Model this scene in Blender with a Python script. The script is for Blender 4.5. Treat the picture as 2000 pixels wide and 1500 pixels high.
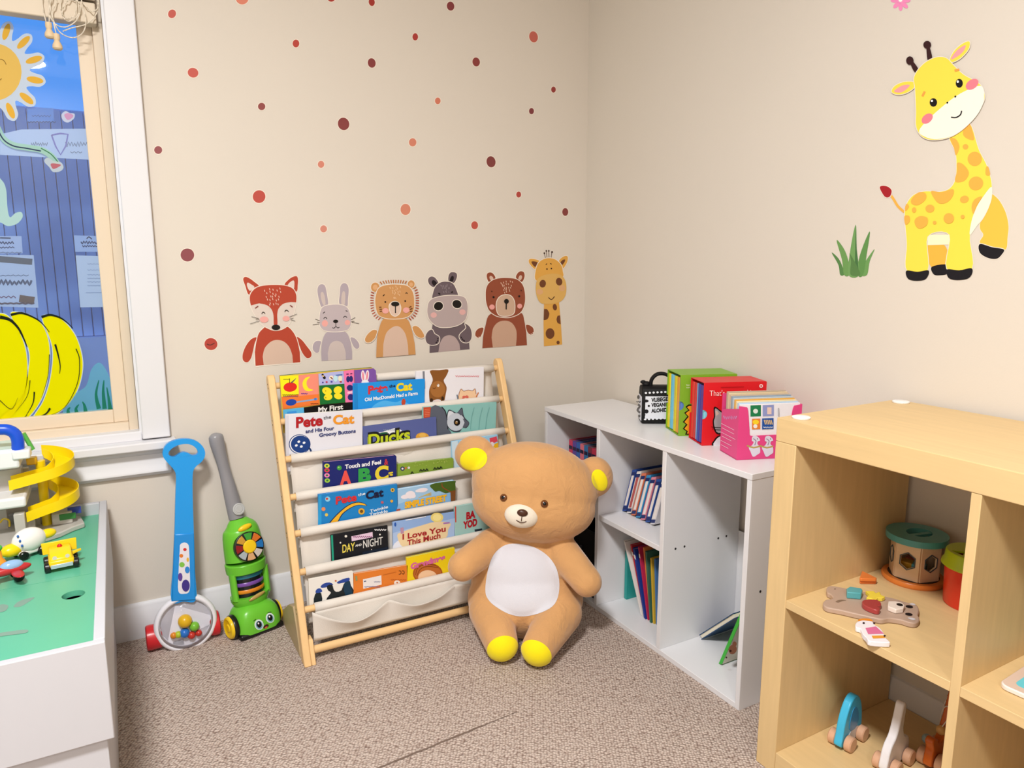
import bpy, bmesh, math, random
from mathutils import Vector, Matrix, Quaternion
from mathutils.geometry import tessellate_polygon
from mathutils.bvhtree import BVHTree
random.seed(7)
for o in list(bpy.data.objects): bpy.data.objects.remove(o)
S = bpy.context.scene
COL = S.collection

# ------------------------------------------------------------------ camera
CAM = Vector((-1.5518, -2.2167, 1.0751)); YAW, PITCH, ROLL, FPX = -0.5092, -0.1675, -0.0018, 1386.19
cf = Vector((-math.sin(YAW)*math.cos(PITCH), math.cos(YAW)*math.cos(PITCH), math.sin(PITCH)))
r0 = Vector((math.cos(YAW), math.sin(YAW), 0)); u0 = r0.cross(cf)
cr = math.cos(ROLL)*r0 + math.sin(ROLL)*u0
cu = -math.sin(ROLL)*r0 + math.cos(ROLL)*u0
cd = bpy.data.cameras.new('camera'); cam = bpy.data.objects.new('camera', cd); COL.objects.link(cam)
cam.matrix_world = Matrix(((cr.x, cu.x, -cf.x, CAM.x), (cr.y, cu.y, -cf.y, CAM.y), (cr.z, cu.z, -cf.z, CAM.z), (0, 0, 0, 1)))
cd.sensor_width = 36; cd.lens = FPX/2000*36; cd.clip_start = .02
S.camera = cam

# ------------------------------------------------------------------ world, lights, exposure
w = bpy.data.worlds.new('world'); S.world = w; w.use_nodes = True
bg = w.node_tree.nodes['Background']
bg.inputs[0].default_value = (0.10, 0.33, 0.86, 1); bg.inputs[1].default_value = 1.0
S.view_settings.view_transform = 'Standard'; S.view_settings.look = 'None'
S.view_settings.gamma = 1; S.view_settings.use_curve_mapping = False
S.view_settings.exposure = 0.17

def area(name, loc, size, power, col, rot=(0, 0, 0), shape='DISK', sy=None):
    l = bpy.data.lights.new(name, 'AREA'); l.shape = shape; l.size = size
    if sy: l.size_y = sy
    l.energy = power; l.color = col
    o = bpy.data.objects.new(name, l); COL.objects.link(o); o.location = loc; o.rotation_euler = rot
    return o
area('ceiling_lamp_light', (-1.85, -1.95, 2.40), .36, 70, (1, .988, .972))
area('rear_fill_light', (-2.0, -3.6, 2.40), .36, 24, (1, .988, .972))  # added fill behind the camera to soften the shade, no known lamp there

# ------------------------------------------------------------------ helpers
OFF = {}
def lin(c):
    c /= 255.0
    return c/12.92 if c <= .04045 else ((c+.055)/1.055)**2.4
def hx(h, k=1.0):
    h = h.lstrip('#'); return tuple(min(1, lin(int(h[i:i+2], 16))*k) for i in (0, 2, 4))+(1,)
MATS = {}
def mat(h, rough=.5, spec=.4, noise=0, nscale=8, bump=0, bscale=60, coat=0, metal=0, sheen=0, trans=0, ior=1.45, stretch=None, alpha=1, emit=0):
    key = (h, rough, spec, noise, nscale, bump, bscale, coat, metal, sheen, trans, ior, stretch, alpha, emit)
    if key in MATS: return MATS[key]
    m = bpy.data.materials.new('m_'+h.strip('#')); m.use_nodes = True
    nt = m.node_tree; b = nt.nodes['Principled BSDF']; I = b.inputs
    c = hx(h)
    I['Base Color'].default_value = c; I['Roughness'].default_value = rough
    I['Specular IOR Level'].default_value = spec; I['Metallic'].default_value = metal
    I['Coat Weight'].default_value = coat; I['Sheen Weight'].default_value = sheen
    I['Transmission Weight'].default_value = trans; I['IOR'].default_value = ior; I['Alpha'].default_value = alpha
    if emit:
        I['Emission Color'].default_value = c; I['Emission Strength'].default_value = emit
    if noise or bump:
        tc = nt.nodes.new('ShaderNodeTexCoord'); src = tc.outputs['Object']
        if stretch:
            mp = nt.nodes.new('ShaderNodeMapping'); mp.inputs['Scale'].default_value = stretch
            nt.links.new(src, mp.inputs[0]); src = mp.outputs[0]
        if noise:
            n = nt.nodes.new('ShaderNodeTexNoise'); n.inputs['Scale'].default_value = nscale; n.inputs['Detail'].default_value = 5
            nt.links.new(src, n.inputs['Vector'])
            mx = nt.nodes.new('ShaderNodeMix'); mx.data_type = 'RGBA'
            mx.inputs[6].default_value = tuple(v*(1-noise) for v in c[:3])+(1,)
            mx.inputs[7].default_value = tuple(min(1, v*(1+noise)) for v in c[:3])+(1,)
            nt.links.new(n.outputs[0], mx.inputs[0]); nt.links.new(mx.outputs[2], I['Base Color'])
        if bump:
            n2 = nt.nodes.new('ShaderNodeTexNoise'); n2.inputs['Scale'].default_value = bscale; n2.inputs['Detail'].default_value = 4
            nt.links.new(src, n2.inputs['Vector'])
            bp = nt.nodes.new('ShaderNodeBump'); bp.inputs['Strength'].default_value = bump; bp.inputs['Distance'].default_value = .01
            nt.links.new(n2.outputs[0], bp.inputs['Height']); nt.links.new(bp.outputs[0], I['Normal'])
    MATS[key] = m
    return m
def plas(h): return mat(h, rough=.28, spec=.5)
def paper(h): return mat(h, rough=.38, spec=.35)
def paint(h): return mat(h, rough=.55, spec=.3)

def V(*a): return Vector(a)
def ray(p): return cf + cr*((p[0]-1000)/FPX) - cu*((p[1]-750)/FPX)
def hit(p, P0, n):
    d = ray(p); t = (P0-CAM).dot(n)/d.dot(n); return CAM + d*t
def HX(p, x): return hit(p, V(x, 0, 0), V(1, 0, 0))
def HY(p, y): return hit(p, V(0, y, 0), V(0, 1, 0))
def HZ(p, z): return hit(p, V(0, 0, z), V(0, 0, 1))
def W(p, d): return CAM + ray(p)*d
def PXM(d): return FPX/d            # pixels per metre at camera depth d
def depth(P): return (P-CAM).dot(cf)
def crop(ox, oy, s): return lambda pts: [(ox+x*s, oy+y*s) for x, y in pts]

def spline(pts, n=6, closed=True):
    out = []; N = len(pts); rng = range(N if closed else N-1)
    P = [Vector(p) for p in pts]
    g = (lambda i: P[i % N]) if closed else (lambda i: P[max(0, min(N-1, i))])
    for i in rng:
        a, b, c, d = g(i-1), g(i), g(i+1), g(i+2)
        for k in range(n):
            t = k/n
            out.append(tuple(.5*((2*b)+(c-a)*t+(2*a-5*b+4*c-d)*t*t+(3*b-a-3*c+d)*t**3)))
    if not closed: out.append(tuple(P[-1]))
    return out
def ell(cx, cy, rx, ry, rot=0, n=28):
    c, s = math.cos(math.radians(rot)), math.sin(math.radians(rot)); o = []
    for i in range(n):
        a = 2*math.pi*i/n; x, y = rx*math.cos(a), ry*math.sin(a); o.append((cx+x*c-y*s, cy+x*s+y*c))
    return o
def offset_poly(pts, d):
    n = len(pts); A = sum(pts[i][0]*pts[(i+1) % n][1]-pts[(i+1) % n][0]*pts[i][1] for i in range(n)); sg = 1 if A > 0 else -1
    out = []
    for i in range(n):
        a, b = Vector(pts[i-1]), Vector(pts[(i+1) % n]); t = b-a
        if t.length < 1e-9: out.append(pts[i]); continue
        t.normalize(); out.append((pts[i][0]+sg*t.y*d, pts[i][1]-sg*t.x*d))
    return out

class MB:
    def __init__(s): s.v = []; s.f = []; s.m = []
    def add(s, vs, fs, m=0):
        o = len(s.v); s.v += [Vector(v) for v in vs]
        for f in fs: s.f.append([o+i for i in f]); s.m.append(m)
        return s
    def box(s, a, b, m=0, R=None, c=None):
        x0, y0, z0 = a; x1, y1, z1 = b
        vs = [V(x, y, z) for x in (x0, x1) for y in (y0, y1) for z in (z0, z1)]
        if R is not None:
            c = c or (V(*a)+V(*b))/2; vs = [c+R@(v-c) for v in vs]
        return s.add(vs, [(0, 1, 3, 2), (4, 6, 7, 5), (0, 4, 5, 1), (2, 3, 7, 6), (0, 2, 6, 4), (1, 5, 7, 3)], m)
    def obox(s, c, ax, ay, az, m=0):     # centre + three half-axes
        c = Vector(c); vs = [c+ax*i+ay*j+az*k for i in (-1, 1) for j in (-1, 1) for k in (-1, 1)]
        return s.add(vs, [(0, 1, 3, 2), (4, 6, 7, 5), (0, 4, 5, 1), (2, 3, 7, 6), (0, 2, 6, 4), (1, 5, 7, 3)], m)
    def prism(s, poly, d, m=0, holes=(), mcap=None):   # poly: 3D loop, extruded by vector d
        loops = [list(map(Vector, poly))]+[list(map(Vector, h)) for h in holes]
        flat = [v for l in loops for v in l]; N = len(flat)
        tris = tessellate_polygon(loops) if holes else [tuple(range(N))]
        s.add(flat, [list(t) for t in tris], m if mcap is None else mcap)
        s.add([v+d for v in flat], [list(reversed(t)) for t in tris], m)
        base = 0
        for l in loops:
            k = len(l)
            vs = l+[v+d for v in l]
            s.add(vs, [(i, (i+1) % k, k+(i+1) % k, k+i) for i in range(k)], m)
        return s
    def tube(s, pts, r, n=12, m=0, closed=False, cap=True, flat=1.0, up=None):
        P = [Vector(p) for p in pts]; N = len(P)
        rs = r if isinstance(r, (list, tuple)) else [r]*N
        T = []
        for i in range(N):
            a = P[(i-1) % N] if (closed or i > 0) else P[i]; b = P[(i+1) % N] if (closed or i < N-1) else P[i]
            T.append((b-a).normalized())
        u = (up.copy() if up else (V(0, 0, 1) if abs(T[0].z) < .9 else V(1, 0, 0)))
        rings = []
        for i in range(N):
            if up: u = up.copy()
            u = (u-T[i]*u.dot(T[i])).normalized(); w_ = T[i].cross(u)
            rings.append([P[i]+(u*math.cos(2*math.pi*k/n)*flat+w_*math.sin(2*math.pi*k/n))*rs[i] for k in range(n)])
        vs = [v for g in rings for v in g]; fs = []
        for i in range(N if closed else N-1):
            j = (i+1) % N
            for k in range(n): fs.append((i*n+k, i*n+(k+1) % n, j*n+(k+1) % n, j*n+k))
        if cap and not closed: fs.append(tuple(reversed(range(n)))); fs.append(tuple((N-1)*n+k for k in range(n)))
        return s.add(vs, fs, m)
    def lathe(s, prof, o, ax=None, n=32, m=0, ref=None, closed=False):  # prof: (radius, height)
        o = Vector(o); ax = (Vector(ax) if ax else V(0, 0, 1)).normalized()
        a = Vector(ref) if ref else (V(1, 0, 0) if abs(ax.x) < .9 else V(0, 1, 0)); a = (a-ax*a.dot(ax)).normalized(); b = ax.cross(a)
        vs = []; fs = []; K = len(prof)
        for r, h in prof:
            for k in range(n):
                t = 2*math.pi*k/n; vs.append(o+ax*h+(a*math.cos(t)+b*math.sin(t))*r)
        for i in range(K if closed else K-1):
            j = (i+1) % K
            for k in range(n): fs.append((i*n+k, i*n+(k+1) % n, j*n+(k+1) % n, j*n+k))
        if not closed:
            if prof[0][0] > 1e-6: fs.append(tuple(reversed(range(n))))
            if prof[-1][0] > 1e-6: fs.append(tuple((K-1)*n+k for k in range(n)))
        return s.add(vs, fs, m)
    def cyl(s, a, b, r, n=24, m=0, bev=0):
        a = Vector(a); b = Vector(b); L = (b-a).length; e = min(bev, L/3, r/2)
        pr = [(r-e, 0), (r, e), (r, L-e), (r-e, L)] if e else [(r, 0), (r, L)]
        return s.lathe(pr, a, b-a, n, m)
    def ellipsoid(s, c, rx, ry, rz, m=0, n=24, k=14, p=1.0):   # rx,ry,rz half-axis vectors
        c = Vector(c); vs = []; fs = []
        for i in range(k+1):
            t = math.pi*i/k; z = math.cos(t); r = math.sin(t)
            for j in range(n):
                a = 2*math.pi*j/n; vs.append(c+rx*(r*math.cos(a))+ry*(r*math.sin(a))+rz*z)
        for i in range(k):
            for j in range(n): fs.append((i*n+j, (i+1)*n+j, (i+1)*n+(j+1) % n, i*n+(j+1) % n))
        return s.add(vs, fs, m)
    def ball(s, c, r, m=0, n=20, k=12): return s.ellipsoid(c, V(r, 0, 0), V(0, r, 0), V(0, 0, r), m, n, k)
    def grid(s, rows, m=0):
        n = len(rows[0]); vs = [v for r in rows for v in r]
        return s.add(vs, [(i*n+k, i*n+k+1, (i+1)*n+k+1, (i+1)*n+k) for i in range(len(rows)-1) for k in range(n-1)], m)
    def build(s, name, mats, parent=None, loc=None, bevel=0, seg=2, ang=38, weld=True, solid=0, sub=0):
        me = bpy.data.meshes.new(name)
        off = OFF[parent.name] if parent else (Vector(loc) if loc is not None else V(0, 0, 0))
        me.from_pydata([tuple(v-off) for v in s.v], [], s.f)
        if not isinstance(mats, (list, tuple)): mats = [mats]
        for m in mats: me.materials.append(m)
        me.polygons.foreach_set('material_index', s.m)
        bm = bmesh.new(); bm.from_mesh(me)
        if weld: bmesh.ops.remove_doubles(bm, verts=bm.verts, dist=1e-6); bmesh.ops.recalc_face_normals(bm, faces=bm.faces)
        bm.to_mesh(me); bm.free()
        me.polygons.foreach_set('use_smooth', [True]*len(me.polygons))
        me.set_sharp_from_angle(angle=math.radians(ang))
        o = bpy.data.objects.new(name, me); COL.objects.link(o)
        OFF[o.name] = off
        if parent: o.parent = parent
        else: o.location = off
        if solid:
            md = o.modifiers.new('solid', 'SOLIDIFY'); md.thickness = solid; md.offset = 0
        if bevel:
            md = o.modifiers.new('bevel', 'BEVEL'); md.width = bevel; md.segments = seg; md.limit_method = 'ANGLE'; md.angle_limit = math.radians(40); md.harden_normals = False
        if sub:
            md = o.modifiers.new('sub', 'SUBSURF'); md.levels = sub; md.render_levels = sub
        return o

def tag(o, label, cat, group=None, kind=None):
    o['label'] = label; o['category'] = cat
    if group: o['group'] = group
    return o
def thing(name, label, cat, loc, group=None):
    o = bpy.data.objects.new(name, None); COL.objects.link(o); o.empty_display_size = .05
    o.location = loc; OFF[o.name] = Vector(loc)
    return tag(o, label, cat, group)
def struct(o):
    o['kind'] = 'structure'; return o

def text_mesh(txt, bold=0):
    cu_ = bpy.data.curves.new('t', 'FONT'); cu_.body = txt; cu_.size = 1; cu_.resolution_u = 4; cu_.offset = bold
    o = bpy.data.objects.new('t', cu_); COL.objects.link(o)
    dg = bpy.context.evaluated_depsgraph_get(); dg.update()
    me = bpy.data.meshes.new_from_object(o.evaluated_get(dg))
    vs = [(v.co.x, v.co.y) for v in me.vertices]; fs = [list(p.vertices) for p in me.polygons]
    bpy.data.objects.remove(o); bpy.data.curves.remove(cu_); bpy.data.meshes.remove(me)
    return vs, fs

class Art:
    """flat print on a plane: polygons given as pixels of the photograph, carried onto the real surface"""
    def __init__(s, P0, n, lay=1, eps=.00025, T=None, mfun=paper):
        s.P0 = Vector(P0); s.n = Vector(n).normalized(); s.lay = lay; s.eps = eps; s.T = T or (lambda p: p); s.mb = MB(); s.mats = []; s.mfun = mfun
        s.area0 = None
    def mi(s, h):
        m = s.mfun(h) if isinstance(h, str) else h
        if m not in s.mats: s.mats.append(m)
        return s.mats.index(m)
    def pt(s, p): return hit(p, s.P0, s.n)+s.n*(s.eps*s.lay)
    def raw(s, pts, h):
        s.mb.add([s.pt(p) for p in pts], [tuple(range(len(pts)))], s.mi(h)); s.lay += 1; return s
    def poly(s, pts, h, smooth=0, out=None, od=1.3):
        pts = s.T(pts)
        if smooth: pts = spline(pts, smooth)
        if out: s.raw(offset_poly(pts, od), out)
        return s.raw(pts, h)
    def ell(s, cx, cy, rx, ry, h, rot=0, n=24, out=None): return s.poly(ell(cx, cy, rx, ry, rot, n), h, out=out)
    def rect(s, x0, y0, x1, y1, h, sk=0): return s.poly([(x0, y0), (x1, y0+sk*(x1-x0)), (x1, y1+sk*(x1-x0)), (x0, y1)], h)
    def line(s, pts, wd, h, smooth=0, taper=False):
        pts = s.T(pts)
        if smooth: pts = spline(pts, smooth, False)
        L = []; R = []; N = len(pts)
        for i, p in enumerate(pts):
            a = Vector(pts[max(0, i-1)]); b = Vector(pts[min(N-1, i+1)]); t = (b-a)
            if t.length < 1e-9: continue
            t.normalize(); q = wd/2*(1-(.8*i/(N-1) if taper else 0))
            L.append((p[0]+t.y*q, p[1]-t.x*q)); R.append((p[0]-t.y*q, p[1]+t.x*q))
        vs = [s.pt(p) for p in L+R]; k = len(L)
        s.mb.add(vs, [(i, i+1, k+i+1, k+i) for i in range(k-1)], s.mi(h)); s.lay += 1; return s
    def text(s, txt, a, b, hgt, h, bold=.02, flip=False, lean=0.0):
        """baseline from pixel a to pixel b, cap height hgt pixels"""
        a, b = s.T([a, b]); vs, fs = text_mesh(txt, bold)
        if not vs: return s
        x0 = min(v[0] for v in vs); x1 = max(v[0] for v in vs); y1 = .70
        d = Vector(b)-Vector(a); up = Vector((0, -1))*hgt+Vector((lean*hgt, 0))
        out = []
        for x, y in vs:
            u_ = (x-x0)/max(1e-6, x1-x0)
            if flip: u_ = 1-u_
            p = Vector(a)+d*u_+up*(y/y1); out.append(s.pt(p))
        s.mb.add(out, fs, s.mi(h)); s.lay += 1; return s
    def build(s, name, parent):
        return s.mb.build(name, s.mats, parent, weld=False)
# ------------------------------------------------------------------ the room
wallm = mat('#d9d1c6', rough=.7, spec=.2, noise=.02, nscale=3, bump=.03, bscale=220)
whitem = mat('#dedee2', rough=.4, spec=.4, noise=.015, nscale=5)
sashm = mat('#e0cfb8', rough=.45, spec=.4)

def carpet():
    m = bpy.data.materials.new('carpet'); m.use_nodes = True; nt = m.node_tree; b = nt.nodes['Principled BSDF']
    b.inputs['Roughness'].default_value = .95; b.inputs['Specular IOR Level'].default_value = .1
    tc = nt.nodes.new('ShaderNodeTexCoord'); mp = nt.nodes.new('ShaderNodeMapping'); mp.inputs['Scale'].default_value = (1, 1.35, 1); mp.inputs['Rotation'].default_value = (0, 0, .42)
    nt.links.new(tc.outputs['Object'], mp.inputs[0])
    vo = nt.nodes.new('ShaderNodeTexVoronoi'); vo.inputs['Scale'].default_value = 140; vo.inputs['Randomness'].default_value = .55
    nt.links.new(mp.outputs[0], vo.inputs['Vector'])
    rp = nt.nodes.new('ShaderNodeValToRGB'); rp.color_ramp.elements[0].position = .34; rp.color_ramp.elements[1].position = .86
    rp.color_ramp.elements[0].color = hx('#d5c5ba'); rp.color_ramp.elements[1].color = hx('#866f65')
    nt.links.new(vo.outputs['Distance'], rp.inputs[0])
    n = nt.nodes.new('ShaderNodeTexNoise'); n.inputs['Scale'].default_value = 160; n.inputs['Detail'].default_value = 3
    nt.links.new(tc.outputs['Object'], n.inputs['Vector'])
    hv = nt.nodes.new('ShaderNodeMix'); hv.data_type = 'RGBA'; hv.blend_type = 'MULTIPLY'; hv.inputs[0].default_value = .28
    r2 = nt.nodes.new('ShaderNodeValToRGB'); r2.color_ramp.elements[0].position = .3; r2.color_ramp.elements[1].position = .7
    r2.color_ramp.elements[0].color = (.62, .58, .55, 1); r2.color_ramp.elements[1].color = (1, 1, 1, 1)
    nt.links.new(n.outputs[0], r2.inputs[0]); nt.links.new(rp.outputs[0], hv.inputs[6]); nt.links.new(r2.outputs[0], hv.inputs[7])
    nt.links.new(hv.outputs[2], b.inputs['Base Color'])
    inv = nt.nodes.new('ShaderNodeMath'); inv.operation = 'SUBTRACT'; inv.inputs[0].default_value = 1; nt.links.new(vo.outputs['Distance'], inv.inputs[1])
    bp = nt.nodes.new('ShaderNodeBump'); bp.inputs['Strength'].default_value = .9; bp.inputs['Distance'].default_value = .006
    nt.links.new(inv.outputs[0], bp.inputs['Height']); nt.links.new(bp.outputs[0], b.inputs['Normal'])
    return m
XL, YB, ZC = -3.7, -4.2, 2.45
fl = struct(MB().box((XL, YB, -.05), (0, 0, 0)).build('floor', carpet()))
# carpet seam: a thin jagged furrow between two widths of carpet
A, B = HZ((735, 1502), 0), HZ((1010, 1390), 0); sm = MB(); N = 46; L = []; R_ = []
dv = (B-A); nv = V(-dv.y, dv.x, 0).normalized()
for i in range(N+1):
    t = i/N; p = A-dv*.6+dv*1.6*t; wv = .0026*(1-.75*max(0, (t-.8)/.2)); L.append(p+nv*(wv+random.uniform(-.0012, .0012))+V(0, 0, .0007)); R_.append(p-nv*(wv+random.uniform(-.0012, .0012))+V(0, 0, .0007))
sm.grid([L, R_]); sm.build('carpet_seam', mat('#75645a', rough=1, spec=0), fl)
struct(MB().box((XL, YB, ZC), (0, .0, ZC+.1)).build('ceiling', mat('#f1efea', rough=.8, spec=.1)))
struct(MB().box((0, YB, 0), (.12, .15, ZC)).build('wall_right', wallm))
struct(MB().box((XL-.12, YB, 0), (XL, .15, ZC)).build('wall_left', wallm))
struct(MB().box((XL, YB-.12, 0), (0, YB, ZC)).build('wall_front', wallm))
WX0, WX1, WZ0, WZ1 = -2.75, -1.518, .612, 1.98
wb = MB(); wb.box((WX1, 0, 0), (0, .15, ZC)); wb.box((XL, 0, 0), (WX0, .15, ZC)); wb.box((WX0, 0, 0), (WX1, .15, WZ0)); wb.box((WX0, 0, WZ1), (WX1, .15, ZC))
struct(wb.build('wall_back', wallm, weld=False))
# baseboards with a small cap moulding
def bboard(name, a, b, n):
    pr = [(0, 0), (.014, 0), (.014, .088), (.011, .092), (.011, .096), (.006, .104), (0, .106)]
    mb = MB(); P = [Vector(a)+Vector(n)*x+V(0, 0, z) for x, z in pr]; mb.prism(P, Vector(b)-Vector(a)); return struct(mb.build(name, whitem))
bboard('baseboard_back', (XL, 0, 0), (-.014, 0, 0), (0, -1, 0))
bboard('baseboard_right', (0, YB, 0), (0, 0, 0), (-1, 0, 0))

# window
win = struct(MB().box((WX0, .0, WZ0), (WX0+.02, .15, WZ1)).build('window_1', sashm))
fr = MB()
def fra(mb, i0, i1, y0, y1):   # picture-frame ring: i0 outer inset, i1 inner inset
    a0, a1, b0, b1 = WX0+i0, WX1-i0, WZ0+i0, WZ1-i0; c0, c1, d0, d1 = WX0+i1, WX1-i1, WZ0+i1, WZ1-i1
    mb.box((c1, y0, b0), (a1, y1, b1)); mb.box((a0, y0, b0), (c0, y1, b1)); mb.box((c0, y0, b0), (c1, y1, d0)); mb.box((c0, y0, d1), (c1, y1, b1))
fra(fr, .0, .024, .022, .13); fr.build('window_frame', sashm, win, bevel=.002, weld=False)
fr = MB(); fra(fr, .024, .060, .040, .075); fr.build('sash', sashm, win, bevel=.002, weld=False)
fr = MB(); fra(fr, -.006, .0, -.012, .022); fr.build('jamb', whitem, win, weld=False)
def glassm():
    m = bpy.data.materials.new('window_glass'); m.use_nodes = True; nt = m.node_tree; nt.nodes.clear()
    o = nt.nodes.new('ShaderNodeOutputMaterial'); mx = nt.nodes.new('ShaderNodeMixShader'); t = nt.nodes.new('ShaderNodeBsdfTransparent'); g = nt.nodes.new('ShaderNodeBsdfGlossy')
    g.inputs['Roughness'].default_value = .02; t.inputs[0].default_value = (.9, .95, 1, 1); mx.inputs[0].default_value = .05
    nt.links.new(t.outputs[0], mx.inputs[1]); nt.links.new(g.outputs[0], mx.inputs[2]); nt.links.new(mx.outputs[0], o.inputs[0]); return m
MB().box((WX0+.055, .056, WZ0+.055), (WX1-.055, .060, WZ1-.055)).build('window_pane', glassm(), win)
cs = MB(); cs.box((-1.518+.006, -.022, .592), (-1.441, 0, 2.06)); cs.build('casing', whitem, win, bevel=.003)
cs = MB(); cs.box((WX0-.08, -.022, .592), (WX0-.006, 0, 2.06)); cs.build('casing', whitem, win, bevel=.003)
cs = MB(); cs.box((WX0-.006, -.022, 1.985), (WX1+.006, 0, 2.06)); cs.build('casing', whitem, win, bevel=.003)
cs = MB(); cs.box((WX0-.11, -.052, .564), (-1.428, .0, .588)); cs.box((WX0-.006, -.014, .586), (WX1+.006, .032, .6145)); cs.build('window_sill', whitem, win, bevel=.004, weld=False)
pr = [(0, .564), (.030, .564), (.030, .556), (.022, .548), (.016, .546), (.016, .508), (.022, .500), (.022, .494), (.012, .484), (0, .484)]
MB().prism([V(WX0-.1, -x, z) for x, z in pr], V(-1.446-(WX0-.1), 0, 0)).build('apron', whitem, win)

# outside: neighbouring wall of vertical boards under an open sky
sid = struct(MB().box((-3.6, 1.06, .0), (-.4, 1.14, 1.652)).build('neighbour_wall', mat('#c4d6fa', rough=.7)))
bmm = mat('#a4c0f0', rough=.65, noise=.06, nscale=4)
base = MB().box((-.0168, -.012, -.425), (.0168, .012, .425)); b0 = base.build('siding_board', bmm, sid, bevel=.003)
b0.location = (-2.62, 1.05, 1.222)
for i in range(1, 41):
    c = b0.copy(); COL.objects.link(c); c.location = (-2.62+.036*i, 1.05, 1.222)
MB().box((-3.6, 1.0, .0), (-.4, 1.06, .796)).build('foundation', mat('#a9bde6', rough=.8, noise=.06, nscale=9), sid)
struct(MB().box((-4.5, .15, -.06), (1.5, 4, 0)).build('outside_ground', mat('#9aa0a6', rough=.9)))

def backlit(h, k=.5):
    key = ('bl', h, k)
    if key in MATS: return MATS[key]
    m = bpy.data.materials.new('backlit_'+h.strip('#')); m.use_nodes = True; nt = m.node_tree; nt.nodes.clear()
    o = nt.nodes.new('ShaderNodeOutputMaterial'); mx = nt.nodes.new('ShaderNodeMixShader'); d = nt.nodes.new('ShaderNodeBsdfDiffuse'); t = nt.nodes.new('ShaderNodeBsdfTranslucent')
    d.inputs[0].default_value = hx(h); t.inputs[0].default_value = hx(h); mx.inputs[0].default_value = k
    nt.links.new(d.outputs[0], mx.inputs[1]); nt.links.new(t.outputs[0], mx.inputs[2]); nt.links.new(mx.outputs[0], o.inputs[0]); MATS[key] = m; return m
def wash(h, a):     # thin translucent wash of window paint
    key = ('wash', h, a)
    if key in MATS: return MATS[key]
    m = bpy.data.materials.new('wash_'+h.strip('#')); m.use_nodes = True; nt = m.node_tree; nt.nodes.clear()
    o = nt.nodes.new('ShaderNodeOutputMaterial'); mx = nt.nodes.new('ShaderNodeMixShader'); d = nt.nodes.new('ShaderNodeBsdfTranslucent'); t = nt.nodes.new('ShaderNodeBsdfTransparent'); d2 = nt.nodes.new('ShaderNodeBsdfDiffuse'); m2 = nt.nodes.new('ShaderNodeMixShader')
    d.inputs[0].default_value = hx(h); d2.inputs[0].default_value = hx(h); mx.inputs[0].default_value = a
    nt.links.new(d.outputs[0], m2.inputs[1]); nt.links.new(d2.outputs[0], m2.inputs[2])
    nt.links.new(t.outputs[0], mx.inputs[1]); nt.links.new(m2.outputs[0], mx.inputs[2]); nt.links.new(mx.outputs[0], o.inputs[0]); MATS[key] = m; return m
PY = .0555; PN = (0, -1, 0)
cw1 = crop(0, 0, .32); cw2 = crop(0, 440, .28)
def wart(T, l=1): return Art((0, PY, 0), PN, lay=l, eps=.0002, T=T, mfun=lambda h: backlit(h, .45))
# painted sun
t = thing('window_painting', 'painted smiling yellow sun with pale rays on the window glass', 'window art', HY((-20, 150), PY))
a = wart(cw1); sun = []
for i in range(13):
    an = math.radians(-100+i*27.7); c, s = math.cos(an), math.sin(an); cx, cy = -40, 440
    for dr, da in ((222, -13.8), (250, -9.5), (300, -6.5), (325, 0), (300, 6.5), (250, 9.5)):
        q = an+math.radians(da); sun.append((cx+dr*math.cos(q), cy+dr*math.sin(q)))
a.poly(sun, '#eef6f2', 4); a.build('halo', t)
a = wart(cw1, 3)
a.poly(ell(-40, 440, 172, 176), '#ffd672'); a.build('disc', t)
for i in range(13):
    an = math.radians(-100+i*27.7); c, s = math.cos(an), math.sin(an)
    a = wart(cw1, 4); a.poly(ell(-40+258*c, 440+258*s, 52, 20, math.degrees(an)), '#ffcb52'); a.build('ray', t)
a = wart(cw1, 6); a.line([(-30, 385), (0, 362), (25, 372), (38, 395)], 1.1, '#8a6a3a', 4); a.line([(-60, 480), (-20, 500), (10, 480)], 1.2, '#8a6a3a', 4); a.build('face', t)
# stem with a small bud
t = thing('window_painting', 'painted green stem curling to a small pink bud on the window glass', 'window art', HY((60, 280), PY))
a = wart(cw1); a.line([(-20, 770), (20, 845), (80, 885), (160, 900), (250, 915), (310, 950), (350, 1000)], 12, '#bfe8d2', 6); a.build('stem', t)
a = wart(cw1, 2); a.line([(-20, 775), (20, 850), (80, 890), (160, 905), (250, 922)], 2.5, '#4a5a78', 6); a.line([(250, 905), (310, 940), (355, 990)], 2, '#5c9a72', 6); a.build('stem_outline', t)
a = wart(cw1, 4); a.poly([(270, 985), (290, 962), (330, 985), (370, 990), (388, 1020), (370, 1045), (325, 1050), (300, 1020)], '#dfe9e4', 5); a.poly([(310, 1000), (350, 1000), (372, 1008), (345, 1026), (322, 1030)], '#d9848c', 5); a.build('bud', t)
t = thing('window_painting', 'small pink and white heart painted near the right edge of the window glass', 'window art', HY((133, 228), PY))
a = wart(cw1); a.poly([(375, 700), (400, 678), (425, 690), (455, 695), (450, 725), (415, 748), (385, 735)], '#e9eef5', 5); a.poly([(392, 702), (415, 690), (446, 702), (440, 720), (412, 732)], '#eab6d6', 5); a.build('heart', t)
t = thing('window_painting', 'pale mint curled stroke painted at the left edge of the window glass', 'window art', HY((20, 400), PY))
a = wart(cw1); a.poly([(-30, 1090), (15, 1105), (38, 1160), (45, 1260), (60, 1325), (95, 1300), (130, 1295), (138, 1325), (105, 1365), (50, 1380), (10, 1360), (-30, 1330)], '#d2f4e0', 6); a.build('stroke', t)
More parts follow.
